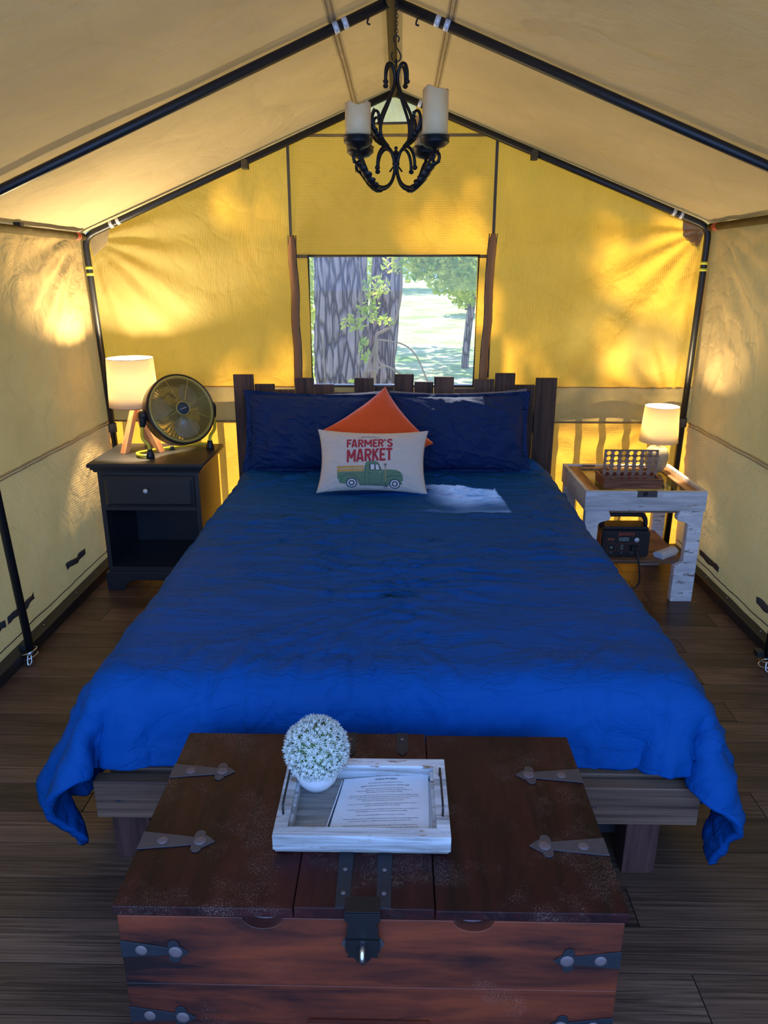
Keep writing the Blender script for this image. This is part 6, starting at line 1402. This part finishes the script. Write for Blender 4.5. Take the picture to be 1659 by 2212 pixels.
# power station
pw = thing('power_station', 'black portable power station with orange sides on the table shelf', 'power station', (1.118, 3.5, .2065))
q0 = .2065; PX0, PX1, PY0, PY1 = 1.003, 1.240, 3.435, 3.56
def rrect(x0, x1, z0, z1, r, n=5):
    out = []
    for cx, cz, a0 in ((x1 - r, z0 + r, -pi / 2), (x1 - r, z1 - r, 0), (x0 + r, z1 - r, pi / 2), (x0 + r, z0 + r, pi)):
        out += [(cx + r * math.cos(a0 + pi / 2 * i / n), cz + r * math.sin(a0 + pi / 2 * i / n)) for i in range(n + 1)]
    return out
B().prism(rrect(PX0 + .002, PX1 - .002, q0, q0 + .135, .016), PY0, PY1, 'y').build('body', M['blackpl'], pw, bevel=.004)
B().box(PX0 - .001, PX0 + .004, PY0 + .02, PY1 - .01, q0 + .02, q0 + .115).box(PX1 - .004, PX1 + .001, PY0 + .02, PY1 - .01, q0 + .02, q0 + .115).build('side_panel', M['orangepl'], pw)
hd = B()
hd.tube(smooth_path([(PX0 + .012, 3.50, q0 + .13), (PX0 + .012, 3.50, q0 + .165), (PX0 + .022, 3.50, q0 + .188), (PX0 + .045, 3.50, q0 + .198), (PX1 - .045, 3.50, q0 + .198), (PX1 - .022, 3.50, q0 + .188), (PX1 - .012, 3.50, q0 + .165), (PX1 - .012, 3.50, q0 + .13)], 5), .0115, 12)
hd.build('handle', M['blackpl'], pw)
B().prism([(PX0 + .004, q0 + .133), (PX1 - .004, q0 + .133), (PX1 - .012, q0 + .150), (PX0 + .012, q0 + .150)], 3.452, 3.555, 'y').build('top_cover', M['blackpl'], pw, bevel=.004)
def flat_text(txt, x, z, y, size, mat, parent, name='lettering', offs=0, tilt=0):
    vs, fs = text_mesh(txt, size, offs * size, 2)
    return B().add([(x + v.x, y - v.y * tilt * -1, z + v.y) for v in vs], fs).build(name, mat, parent, recalc=False)
yf = PY0 - .0006
flat_text('Jackery', 1.121, q0 + .1135, PY0 - .0046, .027, M['red_print'], pw, offs=.02)
B().box(PX0 + .01, PX1 - .01, PY0 - .004, PY0, q0 + .108, q0 + .1345).build('upper_fascia', M['blackpl'], pw, bevel=.002)
B().prism([(1.030, q0 + .086), (1.064, q0 + .086), (1.066, q0 + .096), (1.032, q0 + .096)], yf - .0002, yf + .0004, 'y').build('badge', M['red_print'], pw)
flat_text('Jackery', 1.048, q0 + .089, yf - .0004, .0085, M['blackpl'], pw)
B().box(1.087, 1.135, yf - .0015, yf + .0006, q0 + .083, q0 + .101).build('display', M['greypl'], pw)
B().box(1.0885, 1.1095, yf - .002, yf - .0015, q0 + .0845, q0 + .0995).box(1.112, 1.1335, yf - .002, yf - .0015, q0 + .0845, q0 + .0995).build('screen', plain('lcd', (.14, .18, .18), .2), pw)
B().lathe([(.0125, -.001), (.0125, .003), (.011, .006), (.0001, .0075)], 24, frame((1.173, yf, q0 + .089), (1, 0, 0), (0, 0, 1), (0, -1, 0))).build('light_button', M['silver'], pw)
for x0, x1 in ((1.033, 1.075), (1.087, 1.121), (1.131, 1.186)):
    o = B().tube([(p[0], yf, p[1]) for p in rrect(x0, x1, q0 + .028, q0 + .070, .005, 3)], .0006, 4, closed=True).build('socket_outline', M['red_print'], pw)
    flat_text('DC 12V' if x0 < 1.05 else ('USB' if x0 < 1.1 else 'AC 110V'), (x0 + x1) / 2, q0 + .0215, yf - .0003, .0048, M['whitepl'], pw)
B().lathe([(.0055, 0), (.0055, .002), (.004, .002), (.004, .0005), (.0001, .0005)], 20, frame((1.053, yf + .0004, q0 + .049), (1, 0, 0), (0, 0, 1), (0, -1, 0))).build('dc_socket', M['greypl'], pw)
for z_ in (.040, .050, .060): B().box(1.098, 1.111, yf - .0008, yf + .0004, q0 + z_ - .002, q0 + z_ + .002).build('usb_socket', M['greypl'], pw)
cb = B().box(1.148, 1.176, yf - .022, yf - .0005, q0 + .036, q0 + .060)
cb.tube(smooth_path([(1.165, yf - .018, q0 + .045), (1.170, yf - .035, q0 + .03), (1.178, yf - .05, q0 - .01), (1.188, yf - .055, .13), (1.188, yf - .055, .09), (1.165, yf - .055, .062), (1.11, yf - .05, .066), (1.04, yf - .03, .09), (.97, 3.50, .09), (.90, 3.60, .03)], 6), .0042, 8)
cb.build('power_cable', M['blackpl'], None, 'black cable looping down from the power station to the floor', 'cable')
cb = B().tube(smooth_path([(1.20, 3.74, SZ - .08), (1.19, 3.76, .43), (1.165, 3.76, .37), (1.17, 3.70, .34), (1.20, 3.68, .36), (1.19, 3.72, .385), (1.16, 3.70, .33), (1.13, 3.62, .30), (1.12, 3.585, .29)], 6), .0025, 6)
cb.build('lamp_cord', M['blackpl'], None, 'thin dark cord behind the power station under the table', 'cord')
# small white plastic device
dv_ = thing('plastic_dispenser', 'small white domed plastic box lying on the table shelf', 'device', (1.335, 3.44, .2065))
Mz = Matrix.Translation((1.33, 3.455, .2065)) @ Matrix.Rotation(R_(-52), 4, 'Z')
B().prism([(-.03, .012), (-.028, .022), (-.016, .032), (0, .036), (.016, .032), (.028, .022), (.03, .012)], -.065, .065, 'y', Mz, smooth=False).build('cover', M['whitepl'], dv_, bevel=.001)
B().prism([(-.026, .0), (.026, .0), (.026, .0119), (-.026, .0119)], -.060, .060, 'y', Mz).build('base', M['whitepl'], dv_, bevel=.001)
B().box(-.029, -.026, -.02, -.012, .004, .014, Mz).box(-.029, -.026, .03, .038, .004, .014, Mz).build('tab', M['whitepl'], dv_)

# ================================================================== CHANDELIER
cl = thing('chandelier', 'black wrought-iron chandelier with four cream candles on a chain', 'chandelier', (-.012, 2.6, 1.797))
CC = Vector((-.012, 2.6, 0)); cl.scale = (1, 1, .865)
def rad(phi, pts): return [CC + Vector((r * math.cos(phi), r * math.sin(phi), z)) for r, z in pts]
low = [(.078, 1.868), (.074, 1.905), (.060, 1.932), (.040, 1.941), (.020, 1.928), (.008, 1.898), (.006, 1.86), (.022, 1.822), (.052, 1.805), (.085, 1.812), (.112, 1.838), (.130, 1.872), (.146, 1.902), (.160, 1.912), (.172, 1.902), (.172, 1.884), (.160, 1.874), (.150, 1.884), (.151, 1.896)]
upp = [(.044, 2.150), (.043, 2.185), (.034, 2.208), (.018, 2.207), (.006, 2.175), (.010, 2.140), (.034, 2.090), (.060, 2.040), (.066, 2.000), (.058, 1.968), (.032, 1.942)]
mid = [(.038, 1.943), (.062, 1.965), (.088, 1.995), (.098, 2.025), (.090, 2.050), (.076, 2.050), (.070, 2.034)]
def leaf(name, path, w, parent, phi, side=1):
    w *= 1.5
    sp = smooth_path(rad(phi, path), 5); n = len(sp); t_ = Vector((-math.sin(phi), math.cos(phi), 0)) ; b = B(); vs = []; fs = []
    for i, p in enumerate(sp):
        f_ = i / (n - 1); ww = w * math.sin(pi * min(1, f_ * .9 + .08)) * (1 - .35 * (i % 3 == 0))
        d = (sp[min(i + 1, n - 1)] - sp[max(0, i - 1)]).normalized(); o_ = d.cross(t_) * (.35 * ww)
        vs += [p + t_ * ww + o_, p - o_ * .6, p - t_ * ww + o_]
    for i in range(n - 1):
        k = i * 3; fs += [(k, k + 1, k + 4, k + 3), (k + 1, k + 2, k + 5, k + 4)]
    b.add(vs, fs, True); return b.build(name, M['blackmetal'], parent, solid=.0012)
cheights = {0: .150, 1: .105, 2: .112, 3: .112}
for q in range(4):
    phi = R_((-40, -138, 140, 50)[q])
    a_ = B().tube(smooth_path(rad(phi, low), 6), .0052, 10); a_.ball(rad(phi, [low[0]])[0], .0085); a_.ball(rad(phi, [low[-1]])[0], .007)
    arm = a_.build('arm', M['blackmetal'], cl)
    a_ = B().tube(smooth_path(rad(phi, upp), 6), .0052, 10); a_.ball(rad(phi, [upp[0]])[0], .0085); a_.build('upper_scroll', M['blackmetal'], cl)
    a_ = B().tube(smooth_path(rad(phi, mid), 6), .0048, 10); a_.ball(rad(phi, [mid[-1]])[0], .0075); a_.build('side_scroll', M['blackmetal'], cl)
    leaf('leaf', [(.060, 1.797), (.085, 1.800), (.110, 1.818), (.135, 1.848), (.160, 1.872), (.178, 1.876)], .016, arm, phi)
    leaf('leaf', [(.050, 1.950), (.075, 1.965), (.095, 1.985), (.112, 2.015), (.122, 2.030)], .012, arm, phi)
    pc = rad(phi, [(.155, 1.910)])[0]
    T_ = Matrix.Translation(pc)
    cup = B().lathe([(.006, -.005), (.006, .010), (.014, .012), (.030, .018), (.0425, .030), (.044, .032), (.044, .048), (.046, .049), (.046, .052), (.041, .052), (.041, .045), (.001, .045)], 32, T_).build('candle_cup', M['blackmetal'], cl)
    ht = cheights[q]
    v = []; seg = 40; prof = [(.039, .046), (.0392, .046 + ht * .5), (.039, .046 + ht), (.037, .048 + ht), (.034, .044 + ht), (.010, .036 + ht), (.0001, .034 + ht)]
    cbm = B().lathe(prof, seg, T_)
    for p in cbm.v:
        if p.z > pc.z + ht: 
            an = math.atan2(p.y - pc.y, p.x - pc.x); p.z += .006 * math.sin(an * 2 + q) + .003 * math.sin(an * 5)
    cbm.build('candle', M['wax'], cl)
B().tube([CC + Vector((0, 0, 2.20)), CC + Vector((0, 0, 2.228))], .003, 8).build('centre_rod', M['blackmetal'], cl)
B().tube(rad(R_(0), [(0, 1.86), (0, 1.93)]), .006, 10).ball(CC + Vector((0, 0, 1.915)), .008).ball(CC + Vector((0, 0, 1.888)), .012).build('finial', M['blackmetal'], cl)
B().tube(smooth_path([CC + Vector(p) for p in ((-.010, 0, 1.905), (-.006, 0, 1.925), (0, 0, 1.933), (.006, 0, 1.925), (.010, 0, 1.905))], 4), .003, 8).ball(CC + Vector((0, 0, 1.941)), .006).build('finial_loop', M['blackmetal'], cl)
for phi in (R_(25), R_(155)): B().tube(rad(phi, [(.004, 1.885), (.022, 1.862)]), .003, 6).build('finial_spike', M['blackmetal'], cl)
sh = [(-.012, 2.250), (-.015, 2.238), (-.010, 2.224), (0, 2.219), (.011, 2.226), (.013, 2.240), (.005, 2.256), (-.001, 2.266), (-.003, 2.276), (-.009, 2.286), (-.006, 2.298), (.002, 2.300), (.008, 2.292), (.005, 2.280)]
B().tube(smooth_path([CC + Vector((x, 0, z)) for x, z in sh], 5), .0022, 8).build('s_hook', M['blackmetal'], cl)
z_ = 2.297; kk = 0
while z_ < 2.425:
    pts = []
    for i in range(14):
        a = 2 * pi * i / 14; pts.append(CC + (Vector((.0045 * math.cos(a), 0, 0)) if kk % 2 else Vector((0, .0045 * math.cos(a), 0))) + Vector((0, 0, z_ + .006 + .008 * math.sin(a))))
    B().tube(pts, .0012, 6, closed=True).build('chain_link', M['blackmetal'], cl); z_ += .0115; kk += 1
for (x_, y_) in ((-.008, 2.6),):
    B().tube([(x_ - .012 - .022 * math.cos(a), y_, 2.438 + .026 * math.sin(a)) for a in [2 * pi * i / 20 for i in range(20)]], .0014, 6, closed=True).build('chain_loop', M['blackmetal'], cl)
